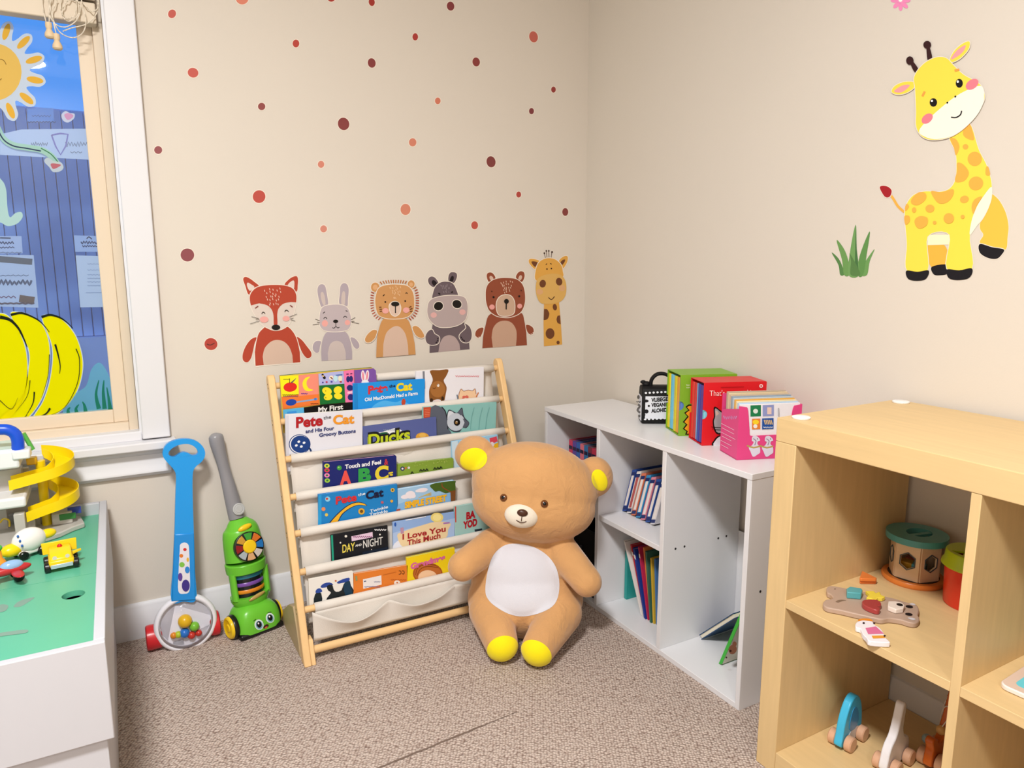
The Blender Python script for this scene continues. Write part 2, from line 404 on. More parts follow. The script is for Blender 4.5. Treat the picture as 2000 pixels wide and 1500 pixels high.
# yellow bumpy creature
t = thing('window_painting', 'big yellow caterpillar body painted in bulging segments low on the window glass', 'window art', HY((70, 700), PY))
segs = [[(-120, 640), (0, 610), (70, 640), (140, 740), (190, 900), (190, 1100), (150, 1240), (80, 1340), (0, 1372), (-120, 1370)],
        [(70, 625), (150, 605), (240, 640), (310, 710), (350, 850), (340, 1050), (290, 1220), (190, 1350), (80, 1372), (0, 1340), (150, 1200), (195, 1000), (190, 850)],
        [(290, 650), (350, 622), (430, 650), (520, 750), (570, 880), (580, 1010), (540, 1160), (450, 1280), (350, 1335), (230, 1345), (300, 1220), (350, 1050), (360, 850)]]
a = wart(cw2)
for s_ in segs[::-1]: a.poly(s_, '#e9f3ec', 5); a.lay -= 1; a.mb.v[-1:] = a.mb.v[-1:]
a.build('white_edge', t)
for k, s_ in enumerate(segs[::-1]):
    a = wart(cw2, 3+k); p = offset_poly(spline(cw2(s_), 5), -1.6); a.raw(p, '#fff705'); a.build('segment', t)
a = wart(cw2, 8)
for L_, w_ in (([(0, 640), (70, 660), (130, 720), (170, 800), (190, 850)], 7), ([(75, 625), (150, 612), (230, 640), (290, 680), (345, 745)], 5), ([(290, 640), (350, 625), (420, 645), (470, 680), (510, 720)], 5),
             ([(385, 830), (405, 900), (420, 980), (415, 1035)], 4), ([(345, 900), (335, 1050), (290, 1200)], 1.5), ([(240, 1160), (230, 1240), (180, 1330)], 3), ([(210, 1080), (190, 1190), (110, 1300)], 1.5), ([(350, 1275), (310, 1320), (200, 1350)], 4), ([(530, 860), (555, 940), (540, 1100), (450, 1270), (330, 1330)], 2), ([(0, 1220), (80, 1280), (125, 1200)], 1.5), ([(-10, 1350), (60, 1372), (150, 1350), (190, 1320)], 3)):
    a.line(L_, w_, '#2b3328', 5, taper=True)
a.build('outline', t)
# grass strokes
t = thing('window_painting', 'green and aqua grass strokes painted at the bottom corner of the window glass', 'window art', HY((190, 790), PY))
a = wart(cw2)
a.mfun = lambda h: wash(h, .5)
a.poly([(440, 1310), (520, 1180), (600, 1120), (640, 1000), (700, 960), (760, 1050), (800, 1200), (812, 1320), (640, 1345)], '#7fe0e0', 5)
a.mfun = lambda h: wash(h, .8)
for L_ in ([(480, 1330), (475, 1290), (490, 1270)], [(540, 1320), (530, 1280), (550, 1250)], [(600, 1320), (590, 1260), (575, 1230)], [(690, 1280), (670, 1180), (690, 1080)], [(730, 1280), (720, 1160), (725, 1080)], [(770, 1290), (760, 1220), (745, 1130)]): a.line(L_, 9, '#1f8f56', 5, taper=True)
a.build('strokes', t)
# papers taped to the outside of the glass, seen from behind
def note(label, pts, h, lines, T, dark='#6c7890', k=.4):
    t = thing('window_notice', label, 'notice', HY(T([pts[0]])[0], .062))
    a = Art((0, .0625, 0), PN, 1, .0002, T, lambda h: backlit(h, k)); a.poly(pts, h); a.build('sheet', t)
    a = Art((0, .0625, 0), PN, 3, .0002, T, lambda h: backlit(h, .3))
    for L_, w_, c in lines: a.line(L_, w_, c or dark, 2)
    a.build('print', t)
def scr(x0, x1, y, amp, n): return [(x0+(x1-x0)*i/n, y+amp*(1 if i % 2 else -1)*random.uniform(.4, 1)) for i in range(n+1)]
note('pale banner with a violet pennant and faint reversed handwriting taped across the window', [(130, 790), (540, 785), (548, 975), (0, 945), (0, 820)], '#dfe9f8', [(scr(190, 290, 880, 16, 14), 1.2, None), (scr(400, 530, 880, 18, 14), 1.2, None), (scr(430, 500, 930, 10, 6), 1, None), ([(315, 825), (415, 820), (370, 945), (315, 825)], 3, '#8c86c8')], cw1)
note('clear label with reversed print below the painted sun on the window', [(170, 660), (325, 660), (330, 750), (165, 745)], '#6f9fe0', [(scr(195, 310, 708, 7, 12), 1.2, '#3c5a98'), (scr(170, 340, 745, 6, 18), 1.6, '#2b4478')], cw1)
note('white letter page with fine lines taped near the right edge of the window', [(528, 210), (705, 215), (730, 570), (560, 572)], '#dfe9f4', [(scr(610, 700, y, 3, 8), .8, '#8fa2c2') for y in (270, 312, 345, 370, 395, 420)]+[([(600, 470), (710, 468)], .8, '#8fa2c2')], cw2)
note('small card with an arched logo above the letter page on the window', [(515, 70), (690, 75), (695, 185), (525, 185)], '#b9cdee', [([(605, 95), (620, 80), (640, 97)], 2, '#2d3a60'), (scr(565, 680, 120, 12, 12), 2, '#35446e'), (scr(575, 680, 145, 7, 12), 1.6, '#35446e')], cw2)
note('printed flyer with dark headline blocks at the left edge of the window', [(-60, 205), (235, 208), (268, 575), (-60, 565)], '#d3deee', [([(-50, 232), (225, 255)], 12, '#6e7480'), (scr(-50, 220, 400, 22, 18), 4, '#5f6a84'), (scr(-50, 200, 350, 5, 14), 1.2, None), ([(135, 510), (240, 525)], 14, '#7b6a66'), (scr(-40, 110, 500, 8, 9), 1.6, '#7a5a72'), (scr(-50, 240, 545, 4, 14), 3, '#6a5f6a')], cw2)
note('short notice strip above the flyer at the left edge of the window', [(-60, 75), (150, 75), (158, 195), (-60, 200)], '#c9d6ee', [([(0, 88), (75, 90)], 3, '#5b6684'), (scr(0, 95, 122, 10, 9), 2, '#39456a'), (scr(0, 100, 155, 7, 9), 1.6, '#39456a'), (scr(-10, 150, 190, 4, 10), 1, None)], cw2)

# blind
bz = HY((100, 37), .0).z
t = thing('window_blind', 'raised cream slatted blind stacked at the window top with tangled cords', 'blind', (-2.1, .0, bz))
blm = mat('#d9cbb6', rough=.5); 
MB().box((WX0+.02, -.010, bz), (WX1-.012, .030, bz+.050)).build('bottom_rail', blm, t, bevel=.003)
for i in range(22):
    z = bz+.056+i*.0085
    mb = MB(); mb.grid([[V(x, -.012+.044*k/4, z+.003*math.sin(math.pi*k/4)) for k in range(5)] for x in (WX0+.02, WX1-.012)]); mb.build('slat', blm, t, solid=.002)
cm = mat('#e6dccb', rough=.6)
cb = crop(0, 0, .32)
def cord(pts, y=-.022, r=.0013):
    mb = MB(); P = [HY(p, y+.004*math.sin(i*1.7)) for i, p in enumerate(spline(cb(pts), 6, False))]; mb.tube(P, r, 8); mb.build('cord', cm, t)
cord([(255, -60), (260, 40), (285, 150)]); cord([(300, -60), (310, 60), (345, 215)]); cord([(290, -40), (300, 60), (300, 150)])
cord([(330, -60), (300, 60), (330, 140), (400, 165), (470, 120), (490, 40), (450, -10), (400, 20), (380, 90), (420, 130), (480, 80), (470, -20)])
cord([(350, 0), (320, 90), (360, 190), (440, 230), (505, 200), (525, 120), (500, 20), (490, -60)]); cord([(380, -60), (370, 40), (395, 105), (450, 100), (468, 20), (440, -50)])
cord([(500, 10), (560, 70), (600, 40), (590, -40)]); cord([(385, 190), (440, 170), (530, 145), (590, 80), (600, -20)])
wood = mat('#dfc8a4', rough=.5)
for (x, y) in ((300, 185), (348, 255)):
    p = HY(cb([(x, y)])[0], -.022); u_ = .32/ PXM(depth(p))
    mb = MB(); mb.lathe([(.001, 46*u_), (18*u_, 44*u_), (19*u_, 20*u_), (14*u_, 5*u_), (26*u_, -20*u_), (27*u_, -38*u_), (20*u_, -46*u_), (.001, -46*u_)], p, (0, 0, 1), 16); mb.build('cord_tassel', wood, t)
# ceiling fixtures (out of frame) for the main lamp and the added rear fill light
for nm, lb, (x, y) in (('ceiling_lamp', 'round white flush ceiling lamp in the middle of the room', (-1.85, -1.95)), ('ceiling_lamp', 'round white flush housing of the added fill light at the rear of the room', (-2.0, -3.6))):
    tag(MB().lathe([(.20, .045), (.21, .03), (.21, .0), (.19, .0), (.19, .03), (.185, .045)], (x, y, ZC-.046), (0, 0, 1), 40).build(nm, whitem, loc=(x, y, ZC-.046)), lb, 'lamp')
# ------------------------------------------------------------------ wall stickers
OUT = '#e9dfd2'
def sticker_back(T, lay=1): return Art((0, -.0003, 0), (0, -1, 0), lay, .00006, T, paint)
def sticker_right(T, lay=1): return Art((-.0003, 0, 0), (-1, 0, 0), lay, .00006, T, paint)
DOTS = [((336, 27), 7.8, 8.8, 20, '#be5a50', 'coral red dot sticker nearest the window top corner'),
 ((473, -4), 13, 13, 0, '#d8836c', 'large peach dot sticker cut by the top edge, left of the others there'),
 ((647, -3), 7.5, 6.5, 0, '#a93a33', 'small red dot sticker barely showing at the top edge'),
 ((726, 4), 6, 8, -10, '#a0362f', 'brick red dot sticker at the top edge above a maroon one'),
 ((880, 12), 7.5, 9, -10, '#823c3e', 'maroon dot sticker at the top, nearest the room corner of the top row'),
 ((578, 85), 6.6, 7.8, 0, '#b5463d', 'red dot sticker halfway between the window and the upper maroon dots'),
 ((811, 72), 5.6, 7.2, 0, '#aa3d38', 'small brick red dot sticker below the top maroon dot'),
 ((1042, 72), 8.6, 11.2, -12, '#c2675a', 'large coral dot sticker high up next to the room corner'),
 ((377, 142), 10.8, 9.6, 20, '#c05a50', 'wide coral red dot sticker high beside the window casing'),
 ((726, 123), 7.8, 9.6, -12, '#833d3d', 'dark maroon dot sticker at top centre, third row down'),
 ((930, 121), 7.4, 9, -10, '#8a403d', 'maroon dot sticker left of the large coral dot by the corner'),
 ((855, 197), 5.6, 6.6, 0, '#cf7a63', 'tiny peach dot sticker between the upper maroon dots'),
 ((1081, 175), 4.6, 6, 0, '#96403c', 'tiny red dot sticker closest to the room corner, upper of two small ones'),
 ((1038, 217), 4.9, 6.2, 0, '#803f42', 'tiny maroon dot sticker below left of the tiny red one by the corner'),
 ((511, 208), 7.3, 7.3, 20, '#8f4a49', 'small maroon dot sticker right of the wide coral red dot'),
 ((671, 242), 11.3, 12.6, -18, '#84403f', 'largest dark maroon dot sticker in the middle of the wall'),
 ((806, 278), 7.4, 8.2, 0, '#d0826b', 'peach dot sticker right of the largest maroon dot'),
 ((309, 293), 8, 7.8, 20, '#925154', 'maroon dot sticker closest to the window casing'),
 ((627, 321), 6.4, 7, 0, '#d08572', 'small peach dot sticker below the largest maroon dot'),
 ((959, 316), 9, 11.2, -10, '#7f403e', 'big maroon dot sticker above the hippo and bear stickers'),
 ((506, 384), 12.6, 12.8, 20, '#b84e44', 'large brick red dot sticker above the fox sticker'),
 ((792, 409), 10, 11.2, 0, '#d0856c', 'large peach dot sticker above the lion sticker'),
 ((1013, 380), 4.8, 6, 0, '#b04a43', 'tiny red dot sticker above the bear sticker'),
 ((1104, 414), 6, 7.8, 0, '#85423f', 'maroon dot sticker above the small giraffe sticker'),
 ((927, 440), 6.8, 8, 0, '#bb5548', 'red dot sticker just above the hippo sticker'),
 ((632, 447), 6.8, 7, 0, '#cf8877', 'small pinkish dot sticker above the rabbit sticker'),
 ((366, 498), 13.6, 13, 10, '#8a4a4f', 'large maroon dot sticker left of the fox sticker'),
 ((412, 672), 13, 12, 10, '#b04439', 'lowest brick red dot sticker beside the fox arm, scuffed in the middle')]
for (c, rx, ry, rot, h, lb) in DOTS:
    a = sticker_back(None); k = .93
    a.raw(ell(c[0], c[1], rx+1.2, ry+1.2, rot), OUT); a.raw(ell(c[0], c[1], rx*.98, ry*.98, rot), h)
    if 'scuffed' in lb: a.line([(404, 672), (411, 674), (419, 670)], 2.2, '#6a332d', 3)
    o = a.mb.build('dot_sticker', a.mats, loc=HY(c, 0), weld=False); tag(o, lb, 'sticker', 'dot stickers on the wall')

C1 = crop(440, 470, .2); C2 = crop(800, 470, .18)
def animal(label, T, base_px, parts, back=True):
    t = thing('animal_sticker', label, 'sticker', HY(T([base_px])[0], 0) if back else HX(T([base_px])[0], 0), 'animal stickers on the wall')
    lay = 1; single = {'face': 'face_mark', 'spots': 'spot', 'neck_spots': 'neck_spot', 'whiskers': 'whisker', 'whisker_marks': 'whisker_mark', 'horns': 'horn'}
    for name, ops in parts:
        a = (sticker_back if back else sticker_right)(T, lay)
        for op in ops:
            k = op[0]
            if k == 'p': a.poly(op[1], op[2], 5, out=op[3] if len(op) > 3 else OUT)
            elif k == 'q': a.poly(op[1], op[2], 5)
            elif k == 'e': a.ell(*op[1:6], rot=op[6] if len(op) > 6 else 0)
            elif k == 'E': a.poly(ell(*op[1:5], op[6] if len(op) > 6 else 0), op[5], out=OUT)
            elif k == 'r': a.poly(op[1], op[2])
            elif k == 'l': a.line(op[1], op[2], op[3], 4)
            if name in single:
                a.build(single[name], t); lay = a.lay; a = (sticker_back if back else sticker_right)(T, lay)
        if name not in single:
            o = a.build(name, t); lay = a.lay
            if name in ('mane', 'freckle_marks'): o['kind'] = 'stuff'
    return t
def freckles(x0, y0, x1, y1, n, h, seed):
    rnd = random.Random(seed); o = []
    for i in range(n):
        yy = y0+(y1-y0)*(i//5)/max(1, (n//5)); f = (yy-y0)/max(1, y1-y0); hw = (x1-x0)/2*(1-.55*f)
        x = (x0+x1)/2+hw*(-1+2*(i % 5)/4)+rnd.uniform(-9, 9); y = yy+rnd.uniform(-13, 13)
        o.append(('l', [(x-2, y-9), (x+3, y+9)], 1.3, h))
    return o
RD, BG, PK, BK = '#b0442f', '#d2b6a4', '#e8a7a0', '#17120f'
animal('red fox wall sticker with white cheeks, leftmost of the animal row', C1, (500, 1215), [
 ('ear', [('p', [(235, 530), (195, 440), (175, 380), (190, 355), (225, 362), (280, 400), (330, 455)], RD), ('q', [(240, 490), (212, 440), (218, 410), (250, 425), (285, 455)], '#dccbc2')]),
 ('ear', [('p', [(580, 440), (625, 375), (685, 346), (708, 365), (708, 430), (690, 500)], RD), ('q', [(610, 440), (640, 400), (668, 390), (675, 420), (665, 475)], '#dccbc2')]),
 ('arm', [('p', [(305, 945), (250, 965), (200, 1030), (170, 1110), (175, 1170), (215, 1188), (250, 1150), (270, 1080), (285, 1010)], RD)]),
 ('arm', [('p', [(697, 942), (745, 968), (795, 1030), (838, 1090), (835, 1135), (795, 1145), (755, 1100), (725, 1030)], RD)]),
 ('body', [('r', offset_poly(spline([(385, 845), (330, 900), (305, 980), (288, 1090), (295, 1222), (372, 1218), (660, 1195), (732, 1188), (728, 1090), (700, 970), (660, 890), (600, 838), (500, 830)], 4), 7), OUT), ('r', spline([(385, 845), (330, 900), (305, 980), (288, 1090)], 4, False)+[(295, 1222), (732, 1188)]+spline([(728, 1090), (700, 970), (660, 890), (600, 838), (500, 830)], 4, False), RD)]),
 ('belly', [('r', [(375, 1216)]+spline([(365, 1130), (385, 1050), (440, 990), (500, 970), (570, 985), (625, 1040), (655, 1120)], 5, False)+[(660, 1193)], BG)]),
 ('head', [('p', [(238, 580), (245, 520), (290, 465), (370, 440), (480, 432), (590, 440), (660, 470), (692, 530), (692, 600), (670, 700), (630, 800), (570, 855), (490, 875), (410, 850), (340, 800), (280, 710), (248, 640)], '#d8cbc2')]),
 ('mask', [('r', spline([(250, 633), (238, 570), (250, 515), (300, 462), (370, 440), (480, 432), (590, 440), (660, 470), (692, 530), (692, 603)], 4, False)+spline([(640, 600), (570, 615), (522, 660), (507, 720), (508, 820), (475, 822), (470, 730), (450, 670), (405, 630), (330, 612)], 4, False), RD)]),
 ('freckle_marks', freckles(390, 480, 540, 650, 26, '#e6c2b2', 1)),
 ('face', [('e', 378, 770, 42, 30, PK), ('e', 592, 760, 34, 26, PK), ('e', 493, 846, 42, 26, BK), ('l', [(355, 715), (362, 700), (374, 699), (388, 712)], 1.3, BK), ('l', [(578, 695), (588, 680), (602, 680), (617, 694)], 1.3, BK), ('l', [(290, 660), (320, 638)], 1.8, '#7c2a22'), ('l', [(630, 630), (655, 648)], 1.8, '#7c2a22')]),
 ('whiskers', [('l', q, .8, '#3a322d') for q in ([(255, 742), (325, 760)], [(295, 768), (330, 768)], [(240, 812), (335, 782)], [(625, 745), (698, 716)], [(632, 760), (662, 757)], [(635, 770), (680, 784)])]),
])
GY = '#aea2ab'
animal('pale grey rabbit wall sticker with tall ears between fox and lion', C1, (1080, 1170), [
 ('ear', [('p', [(945, 655), (915, 580), (900, 490), (912, 440), (945, 425), (975, 445), (992, 520), (1003, 630)], GY), ('q', [(955, 625), (935, 565), (932, 515), (950, 500), (970, 540), (978, 620)], '#c9bab4')]),
 ('ear', [('p', [(1115, 620), (1118, 520), (1125, 445), (1155, 415), (1190, 428), (1205, 480), (1198, 570), (1188, 645)], GY), ('q', [(1135, 620), (1135, 540), (1150, 495), (1168, 505), (1172, 560), (1165, 625)], '#c9bab4')]),
 ('arm', [('p', [(935, 985), (890, 980), (860, 1010), (855, 1060), (885, 1095), (915, 1085), (925, 1030)], GY)]),
 ('arm', [('p', [(1222, 948), (1265, 955), (1305, 1005), (1305, 1045), (1275, 1055), (1245, 1020)], GY)]),
 ('body', [('r', [(940, 1175)]+spline([(935, 1090), (945, 990), (985, 900), (1080, 880), (1170, 890), (1215, 960), (1238, 1080)], 5, False)+[(1238, 1160)], GY)]),
 ('belly', [('r', [(1005, 1172)]+spline([(1000, 1100), (1025, 1010), (1085, 978), (1145, 1005), (1175, 1090)], 5, False)+[(1177, 1163)], '#c8bab6')]),
 ('head', [('p', [(920, 800), (925, 710), (950, 650), (1020, 628), (1110, 625), (1185, 650), (1220, 720), (1228, 800), (1205, 860), (1150, 882), (1060, 888), (980, 880), (935, 850)], '#bdb0b4')]),
 ('face', [('e', 972, 808, 30, 32, PK), ('e', 1192, 800, 26, 26, PK), ('e', 1077, 788, 25, 17, BK), ('l', [(1079, 800), (1079, 842)], 1.2, BK), ('l', [(1045, 848), (1060, 855), (1079, 840), (1098, 852), (1113, 844)], 1.2, BK), ('l', [(960, 762), (970, 750), (980, 750), (994, 764)], 1.3, BK), ('l', [(1152, 753), (1162, 740), (1176, 740), (1187, 752)], 1.3, BK), ('l', [(952, 710), (972, 695)], 1.3, BK), ('l', [(1175, 683), (1193, 690)], 1.3, BK)]),
 ('whiskers', [('l', q, .8, '#3a322d') for q in ([(877, 766), (922, 782)], [(895, 795), (922, 798)], [(852, 822), (918, 812)], [(1225, 775), (1268, 750)], [(1228, 790), (1260, 787)], [(1232, 795), (1305, 810)])]),
])
LN, MN = '#c89259', '#a9513b'
mane = []
for i in range(44):
    an = math.radians(130+i*(280/43)); c, s = math.cos(an), math.sin(an); d = (1/max(abs(c)/1.0, 1e-3), 1/max(abs(s), 1e-3))
    r = 205/((abs(c)**3.2+abs(s*1.12)**3.2)**(1/3.2)); cx, cy = 1653, 592
    mane.append(('l', [(cx+c*r, cy+s*r*.97), (cx+c*(r+32), cy+s*(r+32)*.97)], 2.2, '#b5713f' if i in range(14, 31) else MN))
animal('tan lion wall sticker with a dashed red mane in the middle of the row', C1, (1660, 1125), [
 ('mane', mane),
 ('ear', [('E', 1462, 455, 42, 46, LN), ('e', 1462, 455, 24, 26, '#d9a87a')]),
 ('ear', [('E', 1812, 425, 34, 38, LN), ('e', 1812, 428, 18, 20, '#d9a87a')]),
 ('arm', [('p', [(1478, 878), (1440, 872), (1390, 910), (1362, 960), (1375, 992), (1415, 990), (1455, 955), (1472, 915)], LN)]),
 ('arm', [('p', [(1825, 845), (1860, 832), (1905, 865), (1940, 930), (1910, 950), (1865, 930), (1838, 890)], LN)]),
 ('body', [('r', [(1470, 1140)]+spline([(1475, 1000), (1490, 890), (1540, 765), (1650, 750), (1770, 765), (1815, 860), (1845, 1000)], 5, False)+[(1855, 1110)], LN)]),
 ('belly', [('r', [(1537, 1135)]+spline([(1540, 1010), (1570, 900), (1640, 840), (1700, 842), (1755, 910), (1780, 1020)], 5, False)+[(1785, 1115)], BG)]),
 ('head', [('p', [(1462, 620), (1468, 530), (1500, 460), (1580, 432), (1680, 428), (1780, 445), (1830, 510), (1842, 610), (1830, 690), (1770, 745), (1660, 762), (1560, 755), (1490, 720)], '#c9945e')]),
 ('muzzle', [('p', [(1598, 640), (1620, 605), (1660, 595), (1695, 615), (1708, 660), (1695, 710), (1655, 735), (1615, 710)], '#d9bfae')]),
 ('freckle_marks', freckles(1610, 460, 1710, 550, 18, '#e3bd94', 3)),
 ('face', [('e', 1560, 685, 32, 27, PK), ('e', 1762, 678, 32, 27, PK), ('e', 1655, 618, 40, 23, BK), ('l', [(1657, 630), (1657, 705)], 1.8, BK), ('e', 1558, 598, 8, 8, BK), ('e', 1752, 589, 8, 8, BK), ('l', [(1535, 540), (1550, 525)], 1.4, BK), ('l', [(1755, 515), (1765, 507), (1773, 518)], 1.2, BK)]),
 ('whisker_marks', [('l', q, 1.8, '#6b3d22') for q in ([(1497, 650), (1520, 648)], [(1500, 670), (1525, 668)], [(1503, 690), (1526, 686)], [(1790, 652), (1812, 640)], [(1795, 672), (1822, 660)], [(1798, 692), (1822, 686)])]),
])
HP, HL = '#67595f', '#b0a09f'
animal('grey hippo wall sticker with big black nostrils right of the lion', C2, (430, 1205), [
 ('ear', [('p', [(265, 505), (215, 475), (200, 425), (225, 392), (265, 395), (298, 430), (310, 465)], HP), ('q', [(265, 492), (240, 455), (250, 430), (275, 435), (296, 468)], '#1c1218')]),
 ('ear', [('p', [(425, 440), (422, 385), (440, 350), (470, 342), (508, 355), (512, 400), (480, 458)], HP), ('q', [(438, 440), (445, 400), (465, 382), (480, 400), (468, 440)], '#1c1218')]),
 ('body', [('r', [(216, 1218)]+spline([(218, 1080), (240, 960), (270, 890), (420, 870), (580, 880), (620, 980), (645, 1090)], 5, False)+[(650, 1178)], HP)]),
 ('belly', [('r', [(312, 1210)]+spline([(325, 1120), (365, 1050), (430, 1025), (495, 1050), (540, 1120)], 5, False)+[(548, 1186)], '#b19d9b')]),
 ('arm', [('p', [(243, 965), (200, 985), (172, 1040), (185, 1105), (235, 1132), (300, 1120), (322, 1080), (315, 1040), (270, 1010)], HP), ('e', 290, 1105, 12, 7, '#1c1218', -40), ('e', 303, 1085, 11, 6, '#1c1218', -50), ('e', 306, 1062, 10, 6, '#1c1218', -60)]),
 ('arm', [('p', [(600, 900), (650, 935), (672, 1000), (665, 1070), (625, 1105), (570, 1095), (540, 1050), (550, 1010), (610, 950)], HP), ('e', 560, 1050, 11, 6, '#1c1218', 50), ('e', 572, 1070, 12, 7, '#1c1218', 45), ('e', 590, 1086, 12, 7, '#1c1218', 30)]),
 ('head', [('p', [(255, 640), (255, 560), (285, 490), (340, 452), (400, 445), (460, 460), (500, 520), (520, 620), (400, 660)], HP)]),
 ('freckle_marks', freckles(335, 480, 440, 570, 20, '#877a80', 5)),
 ('muzzle', [('p', [(190, 740), (205, 670), (250, 630), (340, 605), (440, 595), (540, 600), (600, 625), (625, 700), (620, 800), (590, 870), (510, 920), (400, 940), (300, 930), (225, 870), (195, 810)], HL)]),
 ('face', [('E', 310, 710, 50, 46, BK, -20), ('E', 510, 688, 50, 44, BK, 20), ('e', 258, 807, 34, 30, '#d8a9a5'), ('e', 570, 775, 34, 30, '#d8a9a5'), ('l', [(310, 568), (328, 583)], 2.4, BK), ('l', [(448, 563), (466, 553)], 2.4, BK)]),
])
BR = '#8f4a33'
animal('brown bear wall sticker with pink cheeks and pale muzzle right of the hippo', C2, (1030, 1150), [
 ('ear', [('p', [(865, 450), (838, 400), (842, 358), (878, 345), (912, 365), (930, 415)], BR), ('q', [(880, 430), (866, 398), (880, 382), (902, 395), (908, 418)], '#d2b3a2')]),
 ('ear', [('p', [(1155, 405), (1170, 355), (1205, 332), (1240, 345), (1246, 395), (1215, 448)], BR), ('q', [(1180, 415), (1190, 385), (1208, 375), (1220, 395), (1205, 428)], '#d2b3a2')]),
 ('arm', [('p', [(800, 948), (755, 950), (718, 985), (715, 1035), (755, 1055), (785, 1010)], BR), ('l', [(722, 1040), (716, 1052)], 1.6, '#e8d6c8'), ('l', [(738, 1050), (735, 1062)], 1.6, '#e8d6c8'), ('l', [(752, 1042), (756, 1055)], 1.6, '#e8d6c8')]),
 ('arm', [('p', [(1262, 918), (1300, 918), (1340, 950), (1342, 1000), (1310, 1022), (1275, 985)], BR), ('l', [(1305, 1010), (1306, 1026)], 1.6, '#e8d6c8'), ('l', [(1322, 1008), (1326, 1022)], 1.6, '#e8d6c8'), ('l', [(1336, 995), (1344, 1006)], 1.6, '#e8d6c8')]),
 ('body', [('r', [(788, 1167)]+spline([(795, 1050), (820, 930), (870, 800), (1040, 780), (1205, 780), (1245, 880), (1265, 1010)], 5, False)+[(1272, 1133)], BR)]),
 ('belly', [('r', [(902, 1160)]+spline([(888, 1050), (905, 950), (960, 885), (1040, 868), (1110, 895), (1155, 970), (1160, 1060)], 5, False)+[(1152, 1142)], '#c39f88')]),
 ('head', [('p', [(825, 620), (830, 520), (870, 450), (950, 412), (1060, 405), (1160, 420), (1225, 480), (1250, 580), (1245, 690), (1200, 780), (1110, 825), (1030, 832), (940, 815), (865, 760), (835, 690)], BR)]),
 ('muzzle', [('p', [(940, 720), (950, 650), (985, 605), (1040, 588), (1095, 600), (1130, 650), (1138, 730), (1120, 795), (1040, 818), (965, 800)], '#c6a68f')]),
 ('freckle_marks', freckles(995, 450, 1110, 560, 22, '#d9b49e', 8)),
 ('face', [('e', 890, 720, 30, 28, '#e59f98'), ('e', 1190, 710, 27, 27, '#e59f98'), ('e', 1047, 658, 26, 26, BK), ('l', [(1045, 670), (1044, 745)], 2.2, BK), ('e', 907, 612, 11, 11, BK), ('e', 1185, 603, 11, 11, BK), ('e', 888, 550, 7, 7, '#4a2318'), ('e', 1207, 541, 7, 7, '#4a2318')]),
])
GO, SP = '#dba44c', '#6e4126'
animal('small yellow giraffe head-and-neck wall sticker at the right end of the row', C2, (1555, 1140), [
 ('horns', [('l', [(1474, 188), (1463, 140)], 1.1, '#4a2a1c'), ('l', [(1492, 188), (1484, 115)], 1.1, '#4a2a1c'), ('l', [(1513, 188), (1510, 115)], 1.1, '#4a2a1c'), ('l', [(1535, 188), (1543, 128)], 1.1, '#4a2a1c'), ('e', 1462, 136, 9, 10, '#3a2018'), ('e', 1483, 112, 8, 10, '#3a2018'), ('e', 1510, 112, 8, 10, '#3a2018'), ('e', 1545, 124, 10, 11, '#3a2018')]),
 ('neck', [('r', [(1457, 1147), (1452, 900), (1458, 670), (1620, 660), (1640, 880), (1655, 1127)], GO)]),
 ('neck_spots', [('r', [(1458, 740)]+spline([(1490, 742), (1515, 790), (1500, 845), (1470, 862)], 4, False)+[(1453, 862)], SP), ('e', 1575, 722, 23, 36, SP, -8), ('r', [(1632, 810)]+spline([(1605, 815), (1593, 855), (1605, 895)], 4, False)+[(1638, 908)], SP), ('e', 1523, 1008, 48, 58, SP), ('e', 1610, 1105, 17, 20, SP)]),
 ('ear', [('p', [(1372, 312), (1310, 265), (1290, 220), (1310, 197), (1365, 203), (1415, 232)], GO), ('q', [(1362, 285), (1330, 255), (1322, 228), (1352, 225), (1388, 240)], SP)]),
 ('ear', [('p', [(1618, 228), (1655, 180), (1700, 166), (1716, 190), (1700, 250), (1655, 305)], GO), ('q', [(1635, 240), (1655, 212), (1685, 205), (1678, 235), (1648, 268)], SP)]),
 ('head', [('p', [(1370, 430), (1365, 330), (1395, 245), (1450, 202), (1515, 190), (1580, 205), (1640, 260), (1660, 330), (1655, 400), (1510, 460)], GO)]),
 ('muzzle', [('q', [(1366, 520), (1380, 430), (1430, 385), (1510, 362), (1600, 360), (1660, 390), (1695, 460), (1695, 570), (1660, 640), (1600, 675), (1500, 688), (1420, 675), (1380, 610)], '#d8ac60')]),
 ('face', [('e', 1442, 467, 35, 42, SP, 10), ('e', 1620, 445, 35, 42, SP, -10), ('e', 1410, 555, 36, 30, '#d9a878'), ('e', 1652, 515, 34, 34, '#d9a878'), ('l', [(1505, 615), (1522, 633), (1545, 635), (1570, 605)], 1.6, '#4a2a1c'), ('e', 1488, 308, 8, 9, '#3a2018'), ('e', 1536, 302, 8, 9, '#3a2018'), ('l', [(1475, 262), (1488, 248)], 1.4, '#3a2018'), ('l', [(1523, 246), (1538, 256)], 1.4, '#3a2018')]),
])
CG = crop(1600, 60, .34662)
YL, OR, HF = '#f8dc4e', '#efb04a', '#17141a'
